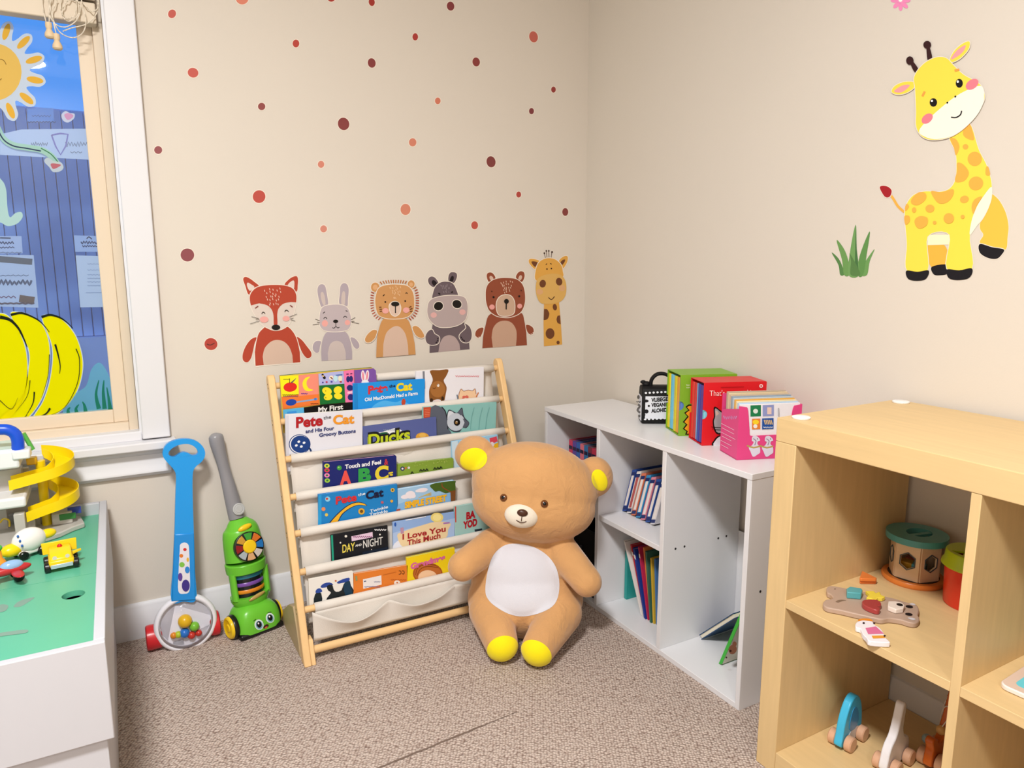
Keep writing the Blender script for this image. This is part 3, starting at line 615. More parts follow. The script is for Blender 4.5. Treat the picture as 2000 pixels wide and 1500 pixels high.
animal('large yellow giraffe wall sticker with orange spots walking on the right wall', CG, (680, 1400), [
 ('far_leg', [('p', [(950, 930), (1000, 940), (1045, 1010), (1066, 1090), (1062, 1160), (1042, 1238), (910, 1200), (925, 1150), (905, 1095)], '#f4c048'), ('p', [(905, 1202), (975, 1220), (1040, 1232), (1030, 1260), (1000, 1285), (950, 1280), (905, 1250)], HF)]),
 ('far_leg', [('q', [(612, 1205), (630, 1330), (725, 1320), (728, 1260), (700, 1205)], '#f2b445'), ('q', [(635, 1330), (720, 1318), (722, 1368), (680, 1378), (645, 1372)], HF)]),
 ('tail', [('l', [(480, 1022), (445, 990), (420, 950), (402, 925)], 5, OR), ('p', [(342, 880), (380, 876), (408, 898), (402, 930), (382, 940), (362, 925)], '#a31f29')]),
 ('underbelly', [('r', [(612, 1150), (735, 1150), (735, 1205), (612, 1208)], '#f3ecc9')]),
 ('body', [('p', [(735, 600), (768, 680), (775, 760), (768, 840), (735, 890), (680, 908), (600, 905), (535, 925), (495, 975), (483, 1040), (495, 1200), (495, 1350), (612, 1350), (612, 1160), (735, 1150), (720, 1340), (862, 1340), (850, 1150), (920, 1060), (965, 960), (972, 860), (945, 760), (900, 670), (850, 525), (790, 560)], YL)]),
 ('chest', [('q', [(972, 880), (972, 950), (940, 1030), (890, 1100), (850, 1150), (860, 1070), (890, 990), (925, 935)], '#f4efda')]),
 ('hoof', [('q', [(493, 1352), (555, 1358), (615, 1350), (615, 1380), (590, 1405), (530, 1408), (497, 1392)], HF)]),
 ('hoof', [('q', [(722, 1345), (790, 1350), (858, 1338), (862, 1370), (835, 1398), (770, 1405), (728, 1390)], HF)]),
 ('spots', [('q', [(820, 545), (848, 520), (875, 610), (840, 610), (812, 585)], OR), ('q', [(740, 608), (772, 612), (792, 655), (772, 702), (760, 660)], OR), ('e', 826, 654, 16, 15, OR), ('e', 878, 722, 40, 40, OR), ('q', [(780, 745), (815, 755), (845, 800), (820, 845), (768, 850), (778, 790)], OR), ('q', [(942, 770), (955, 768), (965, 812), (940, 810)], OR), ('e', 885, 860, 41, 38, OR, -20), ('e', 820, 950, 25, 20, OR, -15), ('q', [(632, 905), (690, 910), (755, 893), (755, 930), (720, 968), (670, 968)], OR), ('q', [(522, 950), (560, 912), (600, 915), (602, 950), (560, 982), (525, 975)], OR), ('e', 626, 1002, 25, 22, OR), ('e', 537, 1010, 12, 15, OR), ('q', [(485, 1000), (495, 975), (508, 990), (490, 1015)], OR), ('q', [(483, 1045), (510, 1045), (512, 1075), (488, 1092)], OR), ('q', [(542, 1065), (570, 1045), (612, 1055), (608, 1095), (570, 1115), (545, 1095)], OR), ('e', 653, 1081, 10, 10, OR), ('e', 733, 1057, 29, 29, OR), ('e', 811, 1048, 11, 11, OR), ('q', [(862, 990), (880, 950), (920, 935), (890, 985), (872, 1030)], OR)]),
 ('horn', [('q', [(540, 232), (515, 180), (530, 172), (562, 218)], '#35181a'), ('e', 514, 169, 21, 24, '#35181a')]),
 ('horn', [('q', [(615, 170), (608, 95), (625, 92), (640, 158)], '#35181a'), ('e', 612, 80, 22, 22, '#35181a')]),
 ('ear', [('p', [(535, 290), (480, 290), (430, 312), (412, 345), (450, 360), (500, 348), (540, 318)], YL), ('q', [(515, 308), (470, 310), (425, 342), (470, 347)], '#f3a0a5')]),
 ('ear', [('p', [(740, 165), (765, 115), (810, 75), (850, 62), (845, 105), (800, 155), (755, 178)], YL), ('q', [(745, 163), (780, 112), (828, 82), (818, 115), (785, 145)], '#f3a0a5')]),
 ('head', [('p', [(552, 545), (550, 450), (545, 330), (540, 260), (590, 190), (660, 152), (720, 155), (765, 200), (820, 250), (900, 295), (930, 340), (930, 400), (860, 510), (760, 590), (660, 615), (590, 600)], YL)]),
 ('muzzle', [('q', [(568, 562), (640, 480), (760, 380), (850, 330), (915, 312), (933, 350), (925, 420), (870, 505), (770, 585), (670, 612), (600, 598)], '#f2f1e4')]),
 ('face', [('e', 613, 496, 36, 24, '#f2808e', -40), ('e', 866, 303, 40, 26, '#f2808e', -35), ('e', 648, 405, 21, 24, '#100d10'), ('e', 794, 297, 20, 25, '#100d10'), ('e', 640, 396, 6, 6, '#ffffff'), ('e', 786, 288, 6, 7, '#ffffff'), ('e', 727, 406, 5, 6, '#100d10', 30), ('e', 772, 372, 5, 6, '#100d10', 30), ('l', [(748, 488), (775, 490), (800, 475), (808, 452)], 2.4, '#1a1a22'), ('l', [(586, 370), (600, 343)], 4, '#efa04a'), ('l', [(768, 226), (795, 220)], 4.5, '#efa04a')]),
], back=False)
GR = ['#4f7f3c', '#6e9f50', '#3f6a36', '#7cae5c']
animal('tuft of green grass wall sticker left of the large giraffe sticker', CG, (195, 1377), [
 ('blade', [('q', [(118, 1375), (108, 1320), (70, 1250), (110, 1285), (135, 1340), (140, 1375)], '#56824a')]),
 ('blade', [('q', [(140, 1375), (128, 1290), (98, 1180), (140, 1230), (165, 1300), (170, 1375)], '#6b9856')]),
 ('blade', [('q', [(235, 1375), (255, 1310), (312, 1230), (285, 1300), (270, 1375)], '#6b9a58')]),
 ('blade', [('q', [(218, 1375), (228, 1270), (285, 1130), (268, 1260), (248, 1375)], '#5f8f4e')]),
 ('blade', [('q', [(165, 1375), (175, 1240), (206, 1092), (212, 1230), (225, 1375)], '#6f9c5c'), ('r', [(200, 1375), (206, 1100), (212, 1230), (225, 1375)], '#487242')]),
 ('blade', [('q', [(178, 1375), (180, 1300), (172, 1255), (205, 1310), (232, 1375)], '#577f48')]),
], back=False)
t = thing('flower_sticker', 'pink flower wall sticker cut by the top edge above the giraffe', 'sticker', HX((1759, 0), 0))
for i in range(8):
    an = math.radians(90+i*45); a = sticker_right(None, 1+i); a.raw(ell(1759+11*math.cos(an), 1+12*math.sin(an), 8.5, 4.2, 90+i*45), '#ee8dbd'); a.build('petal', t)
a = sticker_right(None, 10); a.raw(ell(1759, 0, 6.5, 6.5), '#ef92c2'); a.raw(ell(1759, 0, 3.8, 3.8), '#f6f4ee'); a.build('centre', t)
# ------------------------------------------------------------------ maple cube unit
maple = mat('#d9bb88', rough=.42, spec=.35, noise=.10, nscale=6, stretch=(14, 1.2, 14))
maplev = mat('#d9bb88', rough=.42, spec=.35, noise=.10, nscale=6, stretch=(14, 14, 1.2))
XM, YM = -.405, -1.2568; XB = -.017
t = thing('cube_shelf', 'maple coloured cube shelf unit with open compartments along the right wall', 'shelf unit', (XM/2, -2.0, 0))
YE = YM-4*.329-3*.016-.10
ft, it = .0495, .016
MB().box((XM, YM-ft, 0), (XB, YM, .77-.0485)).build('side_panel', maplev, t, bevel=.0015)
MB().box((XM, YE, 0), (XB, YE+ft, .77-.0485)).build('side_panel', maplev, t, bevel=.0015)
MB().box((XM, YE, .7215), (XB, YM, .77)).build('top_panel', maple, t, bevel=.0015)
MB().box((XM, YE+ft, .0), (XB, YM-ft, .0525)).build('bottom_panel', maple, t, bevel=.0015)
CELL = []
y = YM-ft
for i in range(4):
    CELL.append((y, y-.329)); 
    MB().box((XM+.001, y-.329, .380), (XB, y, .3975)).build('shelf', maple, t, bevel=.001)
    if i < 3: MB().box((XM+.001, y-.329-it, .0525), (XB, y-.329, .7215)).build('divider', maplev, t, bevel=.001)
    y -= .329+it
for (x, yy, lb) in ((-.024-.02, -1.287, 'white felt pad on the maple shelf top near the wall'), (-.372, -1.288, 'white felt pad on the front left corner of the maple shelf top')):
    tag(MB().lathe([(.0, 0), (.017, 0), (.0175, .001), (.0175, .003), (.016, .004), (0, .0042)], (x, yy, .7702), (0, 0, 1), 28).build('felt_pad', mat('#eeeceb', rough=.8, bump=.2, bscale=400), loc=(x, yy, .7702)), lb, 'felt pad')

# ------------------------------------------------------------------ white bookcase
wlam = mat('#dfdfe2', rough=.33, spec=.45)
wedge = mat('#f2f1f3', rough=.35, spec=.45)
XF, XFB, Y1, Y2, HW = -.3053, -.018, -.2093, -1.114, .598; th = .015
t = thing('white_bookcase', 'white laminate open bookcase standing against the right wall', 'bookcase', ((XF+XFB)/2, (Y1+Y2)/2, 0))
MB().box((XF, Y2, HW-th), (XFB, Y1, HW)).build('top_panel', wlam, t, bevel=.001)
MB().box((XF+.001, Y2+.001, 0), (XFB, Y2+th, HW-th)).build('side_panel', wlam, t, bevel=.001)
MB().box((XF+.001, Y1-th, 0), (XFB, Y1-.001, HW-th)).build('side_panel', wlam, t, bevel=.001)
MB().box((XF+.001, Y2+th, 0), (XFB, Y1-th, th)).build('bottom_panel', wlam, t, bevel=.001)
D1, D2 = (-.524, -.509), (-.822, -.807)
for d in (D1, D2): MB().box((XF+.001, d[0], th), (XFB, d[1], HW-th)).build('divider', wlam, t, bevel=.001)
MB().box((XF+.004, D1[1], .297), (XFB, Y1-th, .312)).build('shelf', wlam, t, bevel=.001)
MB().box((XF+.004, D2[1], .297), (XFB, D1[0], .312)).build('shelf', wlam, t, bevel=.001)
MB().box((XFB, Y2+.002, .002), (XFB+.003, Y1-.002, .309)).build('back_panel', wlam, t)
dk = mat('#2c2a2a', rough=.7)
C7 = crop(1060, 860, .36)
for p in ((720, 588), (769, 576), (952, 531), (996, 519)):
    P = HY(C7([p])[0], D2[0]); MB().cyl(P, P+V(0, -.0006, 0), .0032, 14).build('screw_hole', dk, t)
P = HY(C7([(1180, 820)])[0], Y2+.001); MB().cyl(P, P+V(0, -.0006, 0), .0032, 14).build('screw_hole', dk, t)

# ------------------------------------------------------------------ toy table
tw = mat('#c4c5cb', rough=.42, spec=.4, noise=.02, nscale=6)
XR, YF, YBk, ZT, ZA = -1.613, -.888, -.035, .436, .252; XLt = -2.62
t = thing('toy_table', 'white rimmed play table with a green top under the window', 'table', ((XR+XLt)/2, (YF+YBk)/2, 0))
MB().box((XR-.018, YF+.016, ZA), (XR, YBk, ZT)).build('side_rail', tw, t, bevel=.002)
MB().box((XLt, YF+.016, ZA), (XLt+.018, YBk, ZT)).build('side_rail', tw, t, bevel=.002)
MB().box((XLt, YF, ZA), (XR, YF+.016, ZT)).build('front_rail', tw, t, bevel=.002)
MB().box((XLt+.018, YBk-.016, ZA), (XR-.018, YBk, ZT)).build('back_rail', tw, t, bevel=.002)
MB().box((XLt+.02, YF+.012, 0), (XR-.012, YBk-.004, ZA)).build('base', tw, t, bevel=.002)
grn = mat('#5fb795', rough=.3, spec=.5, noise=.05, nscale=5)
zb = .404; ys = -.478
hc = HZ((143, 1158), zb+.004)
hole = [V(hc.x+.021*math.cos(i*math.pi/12), hc.y+.021*math.sin(i*math.pi/12), zb) for i in range(24)]
mb = MB(); mb.prism([V(XLt+.018, YF+.016, zb), V(XR-.018, YF+.016, zb), V(XR-.018, ys-.0008, zb), V(XLt+.018, ys-.0008, zb)], V(0, 0, -.012), holes=[hole]); mb.build('table_top_board', grn, t)
MB().box((XLt+.018, ys+.0008, zb-.012), (XR-.018, YBk-.016, zb)).build('table_top_board', grn, t)
a = Art((0, 0, zb), (0, 0, 1), 1, .0002, crop(0, 1100, .26667), lambda h: mat(h, rough=.7))
for p in ([(100, 320), (130, 285), (190, 262), (255, 250), (200, 290), (150, 318)], [(-40, 345), (0, 305), (60, 310), (40, 350), (-20, 362)], [(-60, 520), (0, 512), (120, 495), (200, 490), (190, 512), (60, 530), (-60, 545)]):
    a.poly(p, '#7f9c8e', 4)
o = a.build('worn_patches', t); o['kind'] = 'stuff'
P = HY((175, 1018), YBk-.016); MB().lathe([(.0052, 0), (.0052, .0012), (.0038, .0012), (.0038, 0)], P, (0, -1, 0), 20).build('screw_cap', mat('#a8a8aa'), t)

# ------------------------------------------------------------------ sling book rack
pine = mat('#e6c08a', rough=.45, spec=.35, noise=.12, nscale=5, stretch=(16, 16, 1.5))
pinex = mat('#e6c08a', rough=.45, spec=.35, noise=.10, nscale=5, stretch=(1.5, 16, 16))
cloth = mat('#dcd6ce', rough=.85, spec=.15, noise=.03, nscale=20, bump=.12, bscale=500)
RZ = [.728, .628, .526, .424, .328, .228, .132]
SL = .376
def railp(z): return V(0, -.112-(.728-z)*SL, z)
RAIL = [railp(z) for z in RZ]+[railp(.028)+V(0, .004, 0)]
RX0, RX1 = -1.183, -.418
t = thing('book_rack', 'wooden sling book rack with cream canvas pockets and picture books', 'book rack', ((RX0+RX1)/2, -.22, 0))
sdir = (RAIL[0]-RAIL[6]).normalized(); sn = V(0, -sdir.z, sdir.y)
for x0, x1, inn in ((RX0, RX0+.020, 1), (RX1-.020, RX1, -1)):
    top = railp(.742); bot = railp(.0); hw = .018
    pts = [bot-sn*hw+sdir*(.0-0), top-sn*hw]
    arc = [top+(-sn*math.cos(a_)*hw+sdir*math.sin(a_)*hw) for a_ in [math.pi*i/10 for i in range(11)]]
    b_ = bot+sn*hw; 
    lo = V(0, b_.y-.004, 0); lo2 = V(0, (bot-sn*hw).y, 0)
    poly = [lo2]+arc+[bot+sn*hw+sdir*.01, lo]
    mb = MB(); mb.prism([V(x0, p.y, max(0, p.z)) for p in poly], V(x1-x0, 0, 0)); sp = mb.build('side_post', pine, t, bevel=.003)
    for z in RZ:
        for dd in (-.006, .006):
            c = railp(z)+sdir*dd; xs = x0 if inn == 1 else x1
            MB().cyl(V(xs-.0004 if inn == 1 else xs-.0002, c.y, c.z), V(xs+.0002 if inn == 1 else xs+.0004, c.y, c.z), .0022, 10).build('screw', dk, sp)
    # rear foot, and short front block on the inner face
    q = [V(x0, -.105, 0), V(x0, -.105, .030), V(x0, -.225, .105), V(x0, -.285, .125), V(x0, -.325, .06), V(x0, -.345, .0)]
    mb = MB(); mb.prism([p+V(.001, 0, 0) for p in q], V(x1-x0-.002, 0, 0)); mb.build('rear_foot', mat('#b9a37c', rough=.5, noise=.1, nscale=5, stretch=(16, 2, 16)), t, bevel=.002)
    xi = (x1, x1+.012) if inn == 1 else (x0-.012, x0)
    c0, c1 = railp(.0), railp(.062)
    mb = MB(); mb.prism([V(xi[0], c0.y-.019, 0), V(xi[0], c0.y+.016, 0), V(xi[0], c1.y+.016, c1.z), V(xi[0], c1.y-.012, c1.z), V(xi[0], c1.y-.019, c1.z-.008)], V(xi[1]-xi[0], 0, 0)); mb.build('front_block', pine, t, bevel=.002)
FX0, FX1 = -1.146, -.452
for k, p in enumerate(RAIL):
    rr = .0095 if k < 7 else .011
    MB().cyl(V(RX0+.019, p.y, p.z), V(RX1-.019, p.y, p.z), rr, 20).build('dowel', pinex, t)
    if k < 7:
        mb = MB(); n_ = 24; rows = []
        for j in range(13):
            x = FX0+(FX1-FX0)*j/12
            if k == 6: x = FX0+.012+(FX1-FX0-.012)*j/12
            rows.append([V(x, p.y+.0125*math.cos(a_), p.z+.0125*math.sin(a_)) for a_ in [2*math.pi*i/n_ for i in range(n_+1)]])
        mb.grid(rows); mb.build('sling_sleeve', cloth, t, solid=.0015)
def wob(x, z, s): return .002*math.sin(x*23+s)*math.sin(z*31+s*2)+.0015*math.sin(x*61+s*3)
for k in range(6):
    a_, b_ = RAIL[k], RAIL[k+1]
    prof = [(a_.y+.006, a_.z-.010), (a_.y+.010, a_.z-.03), ((a_.y+b_.y)/2+.024, (a_.z+b_.z)/2), (b_.y+.034, b_.z), (b_.y+.034, b_.z-.03), (b_.y+.024, b_.z-.050), (b_.y+.016, b_.z-.050), (b_.y+.011, b_.z-.03), (b_.y+.010, b_.z-.006)]
    prof = spline(prof, 4, False); mb = MB(); rows = []
    for j in range(31):
        x = FX0+(FX1-FX0)*j/30
        rows.append([V(x, y_+wob(x, z_, k)*min(1, i/6)*min(1, (len(prof)-1-i)/6), z_) for i, (y_, z_) in enumerate(prof)])
    mb.grid(rows); mb.build('canvas_pocket', cloth, t, solid=.0012)
a_, b_ = RAIL[6], RAIL[7]
mb = MB(); rows = []
for j in range(41):
    x = FX0+.012+(FX1-FX0-.014)*j/40; f = j/40
    rows.append([V(x, a_.y-.010+(b_.y+.014-a_.y+.010)*s_+.004*math.sin(math.pi*s_)*math.sin(f*19), a_.z-.008+(.043-a_.z+.008)*s_) for s_ in [i/10 for i in range(11)]])
mb.grid(rows); mb.build('front_canvas', cloth, t, solid=.0012)
D = crop(550, 1000, .205)
edge = spline([(285, 945), (420, 978), (560, 1000), (700, 990), (850, 925), (950, 860), (1020, 825), (1120, 840), (1250, 845), (1400, 800), (1500, 760), (1640, 680), (1800, 640), (1950, 600)], 4, False)
mb = MB(); rows = []; st = [285, 1020, 1640, 1950]
for (ex, ey) in edge:
    P = HY(D([(ex, ey)])[0], -.348); 
    seg = [i for i in range(3) if st[i] <= ex+1 and ex <= st[i+1]+1]; i0 = seg[0] if seg else 0
    u_ = (ex-st[i0])/(st[i0+1]-st[i0]); bul = .004+.022*max(0, math.sin(math.pi*u_))
    zt_ = P.z; col = []
    for i in range(9):
        s_ = i/8; z_ = zt_+(.046-zt_)*s_; yb = a_.y-.012+(b_.y+.012-a_.y+.012)*((a_.z-z_)/(a_.z-.043))
        col.append(V(P.x, yb-.002-bul*(1-s_)**1.5, z_))
    rows.append(col)
mb.grid(rows); mb.build('scalloped_pouch', cloth, t, solid=.0014)

# ------------------------------------------------------------------ picture books in the rack
A_ = crop(510, 690, .14); F_ = crop(500, 690, .1); B_ = crop(680, 690, .165); C_ = crop(540, 860, .195)
def rot_quad_book(t, a, b, down, h, nf, thk, cover, rad=0, page='#efe9dc', spine=True, cback=None):
    xd = (b-a).normalized(); L = (b-a).length
    def loop(i0, i1, off, r):
        x0_, x1_, y0_, y1_ = i0, L-i1, i0 if i0 < .002 else i0, h-i1
        pts = []
        if r:
            for (cx, cy, s0) in ((x1_-r, y0_+r, 270), (x1_-r, y1_-r, 0)):
                for k in range(6): an = math.radians(s0+k*18); pts.append((cx+r*math.cos(an), cy+r*math.sin(an)))
            pts += [(x0_, y1_), (x0_, y0_)]
        else: pts = [(x1_, y0_), (x1_, y1_), (x0_, y1_), (x0_, y0_)]
        return [a+xd*x+down*y-nf*off for x, y in pts]
    cm_ = paper(cover)
    MB().prism(loop(0, 0, 0, rad), -nf*.0014).build('front_cover', cm_, t, bevel=.0003)
    MB().prism(loop(.0015, .0015, .0015, rad), -nf*(thk-.003)).build('page_block', mat(page, rough=.8, noise=.06, nscale=300), t)
    MB().prism(loop(0, 0, thk-.0014, rad), -nf*.0014).build('back_cover', paper(cback or cover), t)
    if spine: MB().obox(a+down*(h/2)-nf*(thk/2)-xd*.0003, xd*.0006, down*(h/2), nf*(thk/2)).build('spine', cm_, t)
def rbook(label, k, TL, TR, cover, draw=None, title=None, thk=.008, back=0, rad=0, page='#efe9dc', name='picture_book', drop=.040, cback=None, fwd=0):
    Pr = RAIL[k+1]-sn*(.0145+back); Pt = RAIL[k]+sn*(.0135+thk+.002-back*.2+fwd)
    sd = (Pt-Pr).normalized(); nf = V(0, -sd.z, sd.y)
    a = hit(TL, Pr, nf); b = hit(TR, Pr, nf); xd = (b-a).normalized(); down = xd.cross(nf)
    if down.z > 0: down = -down
    h = (a.z-(RAIL[k+1].z-drop))/-down.z
    t = thing(name, label, 'book', (a+b)/2+down*h-nf*thk/2, 'picture books in the rack')
    rot_quad_book(t, a, b, down, h, nf, thk, cover, rad, page, cback=cback)
    if draw:
        ar = Art(Pr, nf, 1, .00012); draw(ar); ar.build('cover_picture', t)['kind'] = 'stuff'; lay = ar.lay
    else: lay = 1
    if title:
        ar = Art(Pr, nf, lay, .00012); title(ar); ar.build('title_lettering', t)
    return t
def d0(a):
    a.T = F_
    a.poly([(470, 450), (830, 428), (835, 795), (500, 850)], '#f6ec1e'); a.ell(668, 660, 132, 92, '#dc2a22', -6); a.line([(655, 580), (655, 490)], 1.2, '#5a3a22'); a.line([(690, 575), (740, 530), (780, 488)], 3, '#5b5560', taper=True)
    a.poly([(830, 428), (1215, 398), (1228, 795), (838, 835)], '#ef8f7b'); a.poly([(1055, 455), (965, 480), (912, 560), (915, 650), (960, 722), (1040, 742), (1120, 715), (1040, 690), (998, 640), (985, 575), (1005, 515)], '#f7e72a', 3)
    a.poly([(500, 850), (835, 800), (838, 835), (845, 832), (1228, 795), (1243, 1000), (525, 1092)], '#ee7c37'); a.ell(685, 957, 105, 63, '#1c44a6', -8); a.poly([(785, 940), (1130, 888), (1195, 868), (1195, 910), (1130, 918), (795, 965)], '#84a9d6'); a.ell(1158, 893, 26, 26, '#3b7dd4')
    a.line(scr(515, 820, 812, 8, 16), 1, '#4a3a1a'); a.line(scr(525, 820, 842, 6, 14), 1, '#2b2b6a'); a.line(scr(880, 1000, 785, 12, 6), 1.4, '#7a3a96'); a.line(scr(530, 660, 505, 9, 8), .8, '#3a3a3a'); a.line(scr(1065, 1215, 980, 8, 9), 1.2, '#6a2a12')
    a.poly([(1215, 398), (1705, 340), (1728, 592), (1228, 628)], '#b3b6e6'); a.ell(1298, 420, 22, 22, '#141414'); a.ell(1330, 470, 28, 34, '#141414', -25); a.ell(1305, 440, 24, 12, '#e6c07a', 20)
    a.ell(1465, 475, 40, 45, '#f0e2cc', 40); a.ell(1470, 480, 34, 10, '#6a1420', 40); a.ell(1550, 490, 42, 65, '#b9e2f0'); a.ell(1640, 490, 40, 55, '#e6e4c8'); a.ell(1375, 558, 20, 18, '#c02a4a'); a.ell(1300, 565, 16, 14, '#3a2a8a'); a.ell(1470, 552, 20, 15, '#3c3c9c'); a.ell(1650, 552, 22, 15, '#b02838'); a.line([(1550, 425), (1680, 412)], 2, '#4a72b8')
    a.poly([(1228, 628), (1728, 592), (1738, 955), (1245, 1000)], '#126f30')
    for e in ((1380, 732, 95, 72, 18), (1402, 850, 84, 62, -12), (1592, 712, 84, 72, -22), (1598, 832, 82, 60, 12)): a.ell(e[0], e[1], e[2], e[3], '#f2e22c', e[4])
    a.ell(1353, 730, 10, 10, '#8a7a1a'); a.ell(1355, 862, 11, 11, '#8a7a1a'); a.line([(1488, 680), (1492, 880)], 1.6, '#126f30')
    a.poly([(1705, 340), (1905, 312), (1920, 945), (1738, 955)], '#ee79ae'); a.ell(1790, 500, 36, 62, '#25286e'); a.ell(1848, 495, 36, 62, '#25286e'); a.ell(1826, 668, 62, 58, '#25296f'); a.ell(1840, 850, 58, 62, '#262a72'); a.poly([(1775, 745), (1912, 730), (1915, 770), (1780, 785)], '#f2c6d8'); a.line([(1755, 402), (1800, 398)], 2, '#4a2050'); a.line([(1830, 396), (1870, 390)], 2, '#4a2050')
    a.poly([(520, 1092), (925, 1048), (940, 1290), (535, 1310)], '#5ab6e6'); a.poly([(600, 1135), (780, 1115), (790, 1180), (600, 1200)], '#3b95e0')
    a.poly([(925, 1048), (1245, 1000), (1920, 940), (1920, 1230), (940, 1300)], '#0c0c0c')
    a.T = A_; a.poly([(1290, 228), (1560, 205), (1592, 235), (1605, 420), (1300, 430)], '#7a52a6')
    a.ell(1415, 312, 28, 80, '#f0eaf0', -4); a.ell(1470, 308, 27, 78, '#f0eaf0', 6); a.ell(1414, 312, 13, 62, '#e58a9c', -4); a.ell(1470, 308, 13, 60, '#e58a9c', 6); a.ell(1443, 400, 52, 36, '#f0eaf0')
def t0(a): a.T = F_; a.text('My First', (1205, 1140), (1690, 1078), 9.5, '#f4f2ee', .03)
rbook('large colourful board book with apple, moon and yellow butterfly pictures on the top tier', 0, (547, 734), (730, 717.5), '#d8b84a', d0, t0, back=.012, rad=.008, thk=.009, cback='#3a6a3a')
def d1(a):
    a.T = B_; a.poly([(300, 620), (420, 560), (560, 580), (640, 560), (720, 640), (300, 690)], '#4fb0ee', 4); a.poly([(62, 362), (110, 358), (118, 700), (75, 700)], '#1b84d0'); a.ell(655, 578, 24, 42, '#c2472e', 6); a.line([(655, 610), (652, 650)], 3, '#e8e2e0')
def t1(a):
    a.T = B_; a.text('Pete', (235, 482), (468, 448), 15, '#d4303a', .05); a.text('the', (485, 408), (558, 398), 5.5, '#14284a', .03); a.text('Cat', (568, 448), (758, 430), 14.5, '#f0d822', .05); a.text('Old MacDonald Had a Farm', (195, 568), (822, 490), 6.5, '#f2f6fa', .03)
rbook('bright blue picture book with red and yellow title leaning beside the board book', 0, (690, 749), (830, 740), '#1f94e6', d1, t1, thk=.006, rad=.004, fwd=.011)
def d2(a):
    a.T = B_; a.poly([(880, 212), (905, 210), (912, 420), (888, 425)], '#7f828c')
    a.poly([(970, 205), (1080, 200), (1185, 192), (1160, 270), (1130, 325), (1165, 400), (1155, 480), (1135, 570), (1105, 575), (1090, 550), (1050, 545), (1005, 560), (970, 580), (958, 500), (962, 420), (1000, 325), (990, 270)], '#875527', 3)
    a.ell(1060, 425, 88, 98, '#a46c36'); a.ell(1065, 380, 14, 18, '#f0e8e0'); a.ell(1062, 372, 6, 6, '#1c1410'); a.line([(1000, 410), (1020, 420), (1035, 405)], 1.6, '#6a3a18'); a.ell(985, 555, 20, 22, '#3a2412'); a.ell(1118, 535, 16, 24, '#3a2412'); a.poly([(1010, 560), (1060, 548), (1100, 575), (1060, 590)], '#f0dcd8')
    a.line(scr(1270, 1545, 272, 12, 26), 1.1, '#dc6a72')
    a.poly([(1300, 560), (1310, 480), (1335, 422), (1365, 448), (1420, 435), (1470, 445), (1500, 418), (1512, 480), (1520, 545)], '#ecc8a2', 3); a.line([(1300, 555), (1310, 480), (1335, 422), (1365, 448), (1420, 435), (1470, 445), (1500, 418), (1512, 480)], 1.0, '#8a4a2c', 3); a.ell(1370, 515, 20, 15, '#d4695a'); a.ell(1402, 512, 20, 15, '#d4695a'); a.line([(1350, 525), (1386, 548), (1420, 522)], 3, '#d4695a', 3); a.line([(1540, 462), (1520, 500), (1510, 530)], 2, '#c8733a'); a.line([(1285, 490), (1300, 550)], 2.5, '#6d7a8a')
rbook('white picture book placed upside down with a brown bear drawing on the top tier', 0, (813, 725.5), (945, 717), '#e9e8ef', d2, None, thk=.008, back=.004)
def d3(a):
    a.T = A_; a.poly([(345, 868), (385, 866), (390, 1420), (350, 1420)], '#cfd0dc'); a.ell(538, 1268, 152, 138, '#1b3f7c'); a.ell(540, 1268, 142, 128, '#e6e8f0'); a.ell(550, 1268, 135, 120, '#153c80')
    for p in ((525, 1232), (598, 1248), (490, 1285), (560, 1300)): a.ell(p[0], p[1], 20, 16, '#e6ecf4', -20)
    a.line([(665, 1315), (690, 1350), (700, 1400)], 3.4, '#12305f', 3)
def t3(a):
    a.T = A_; a.text('Pete', (485, 1035), (858, 998), 19.5, '#ac1b24', .04); a.text('the', (868, 925), (975, 905), 6.5, '#55565c', .01); a.text('Cat', (1002, 988), (1298, 970), 17, '#e7962b', .04)
    a.text('and His Four', (618, 1112), (1018, 1065), 6.8, '#22306f', .03); a.text('Groovy Buttons', (808, 1165), (1318, 1103), 6.8, '#22306f', .03)
rbook('white picture book with red and orange title and a blue button on the second tier', 1, (558, 810), (708, 800.5), '#dddee8', d3, t3, thk=.010, page='#e9e25e')
def d4(a):
    a.T = B_; a.poly([(295, 950), (400, 932), (555, 885), (632, 912), (622, 948), (505, 960), (480, 992), (312, 985)], '#e9edf2', 2); a.ell(400, 956, 72, 18, '#1c5a3c', -12); a.ell(878, 990, 78, 52, '#d7a03a'); a.ell(880, 970, 40, 26, '#e2b456'); a.poly([(228, 990), (260, 985), (260, 1120), (228, 1120)], '#b9c828')
    a.line(scr(420, 550, 905, 12, 12), 1.2, '#8090a8')
def t4(a): a.T = B_; a.text('Ducks', (232, 1100), (738, 1018), 24, '#12161c', .10); a.text('Ducks', (238, 1098), (732, 1020), 22, '#bccb2a', .03)
rbook('slate blue picture book with lime title letters in the middle of the second tier', 1, (709, 833.5), (852, 814.5), '#56629d', d4, t4, thk=.007, fwd=.007, page='#d9c478')
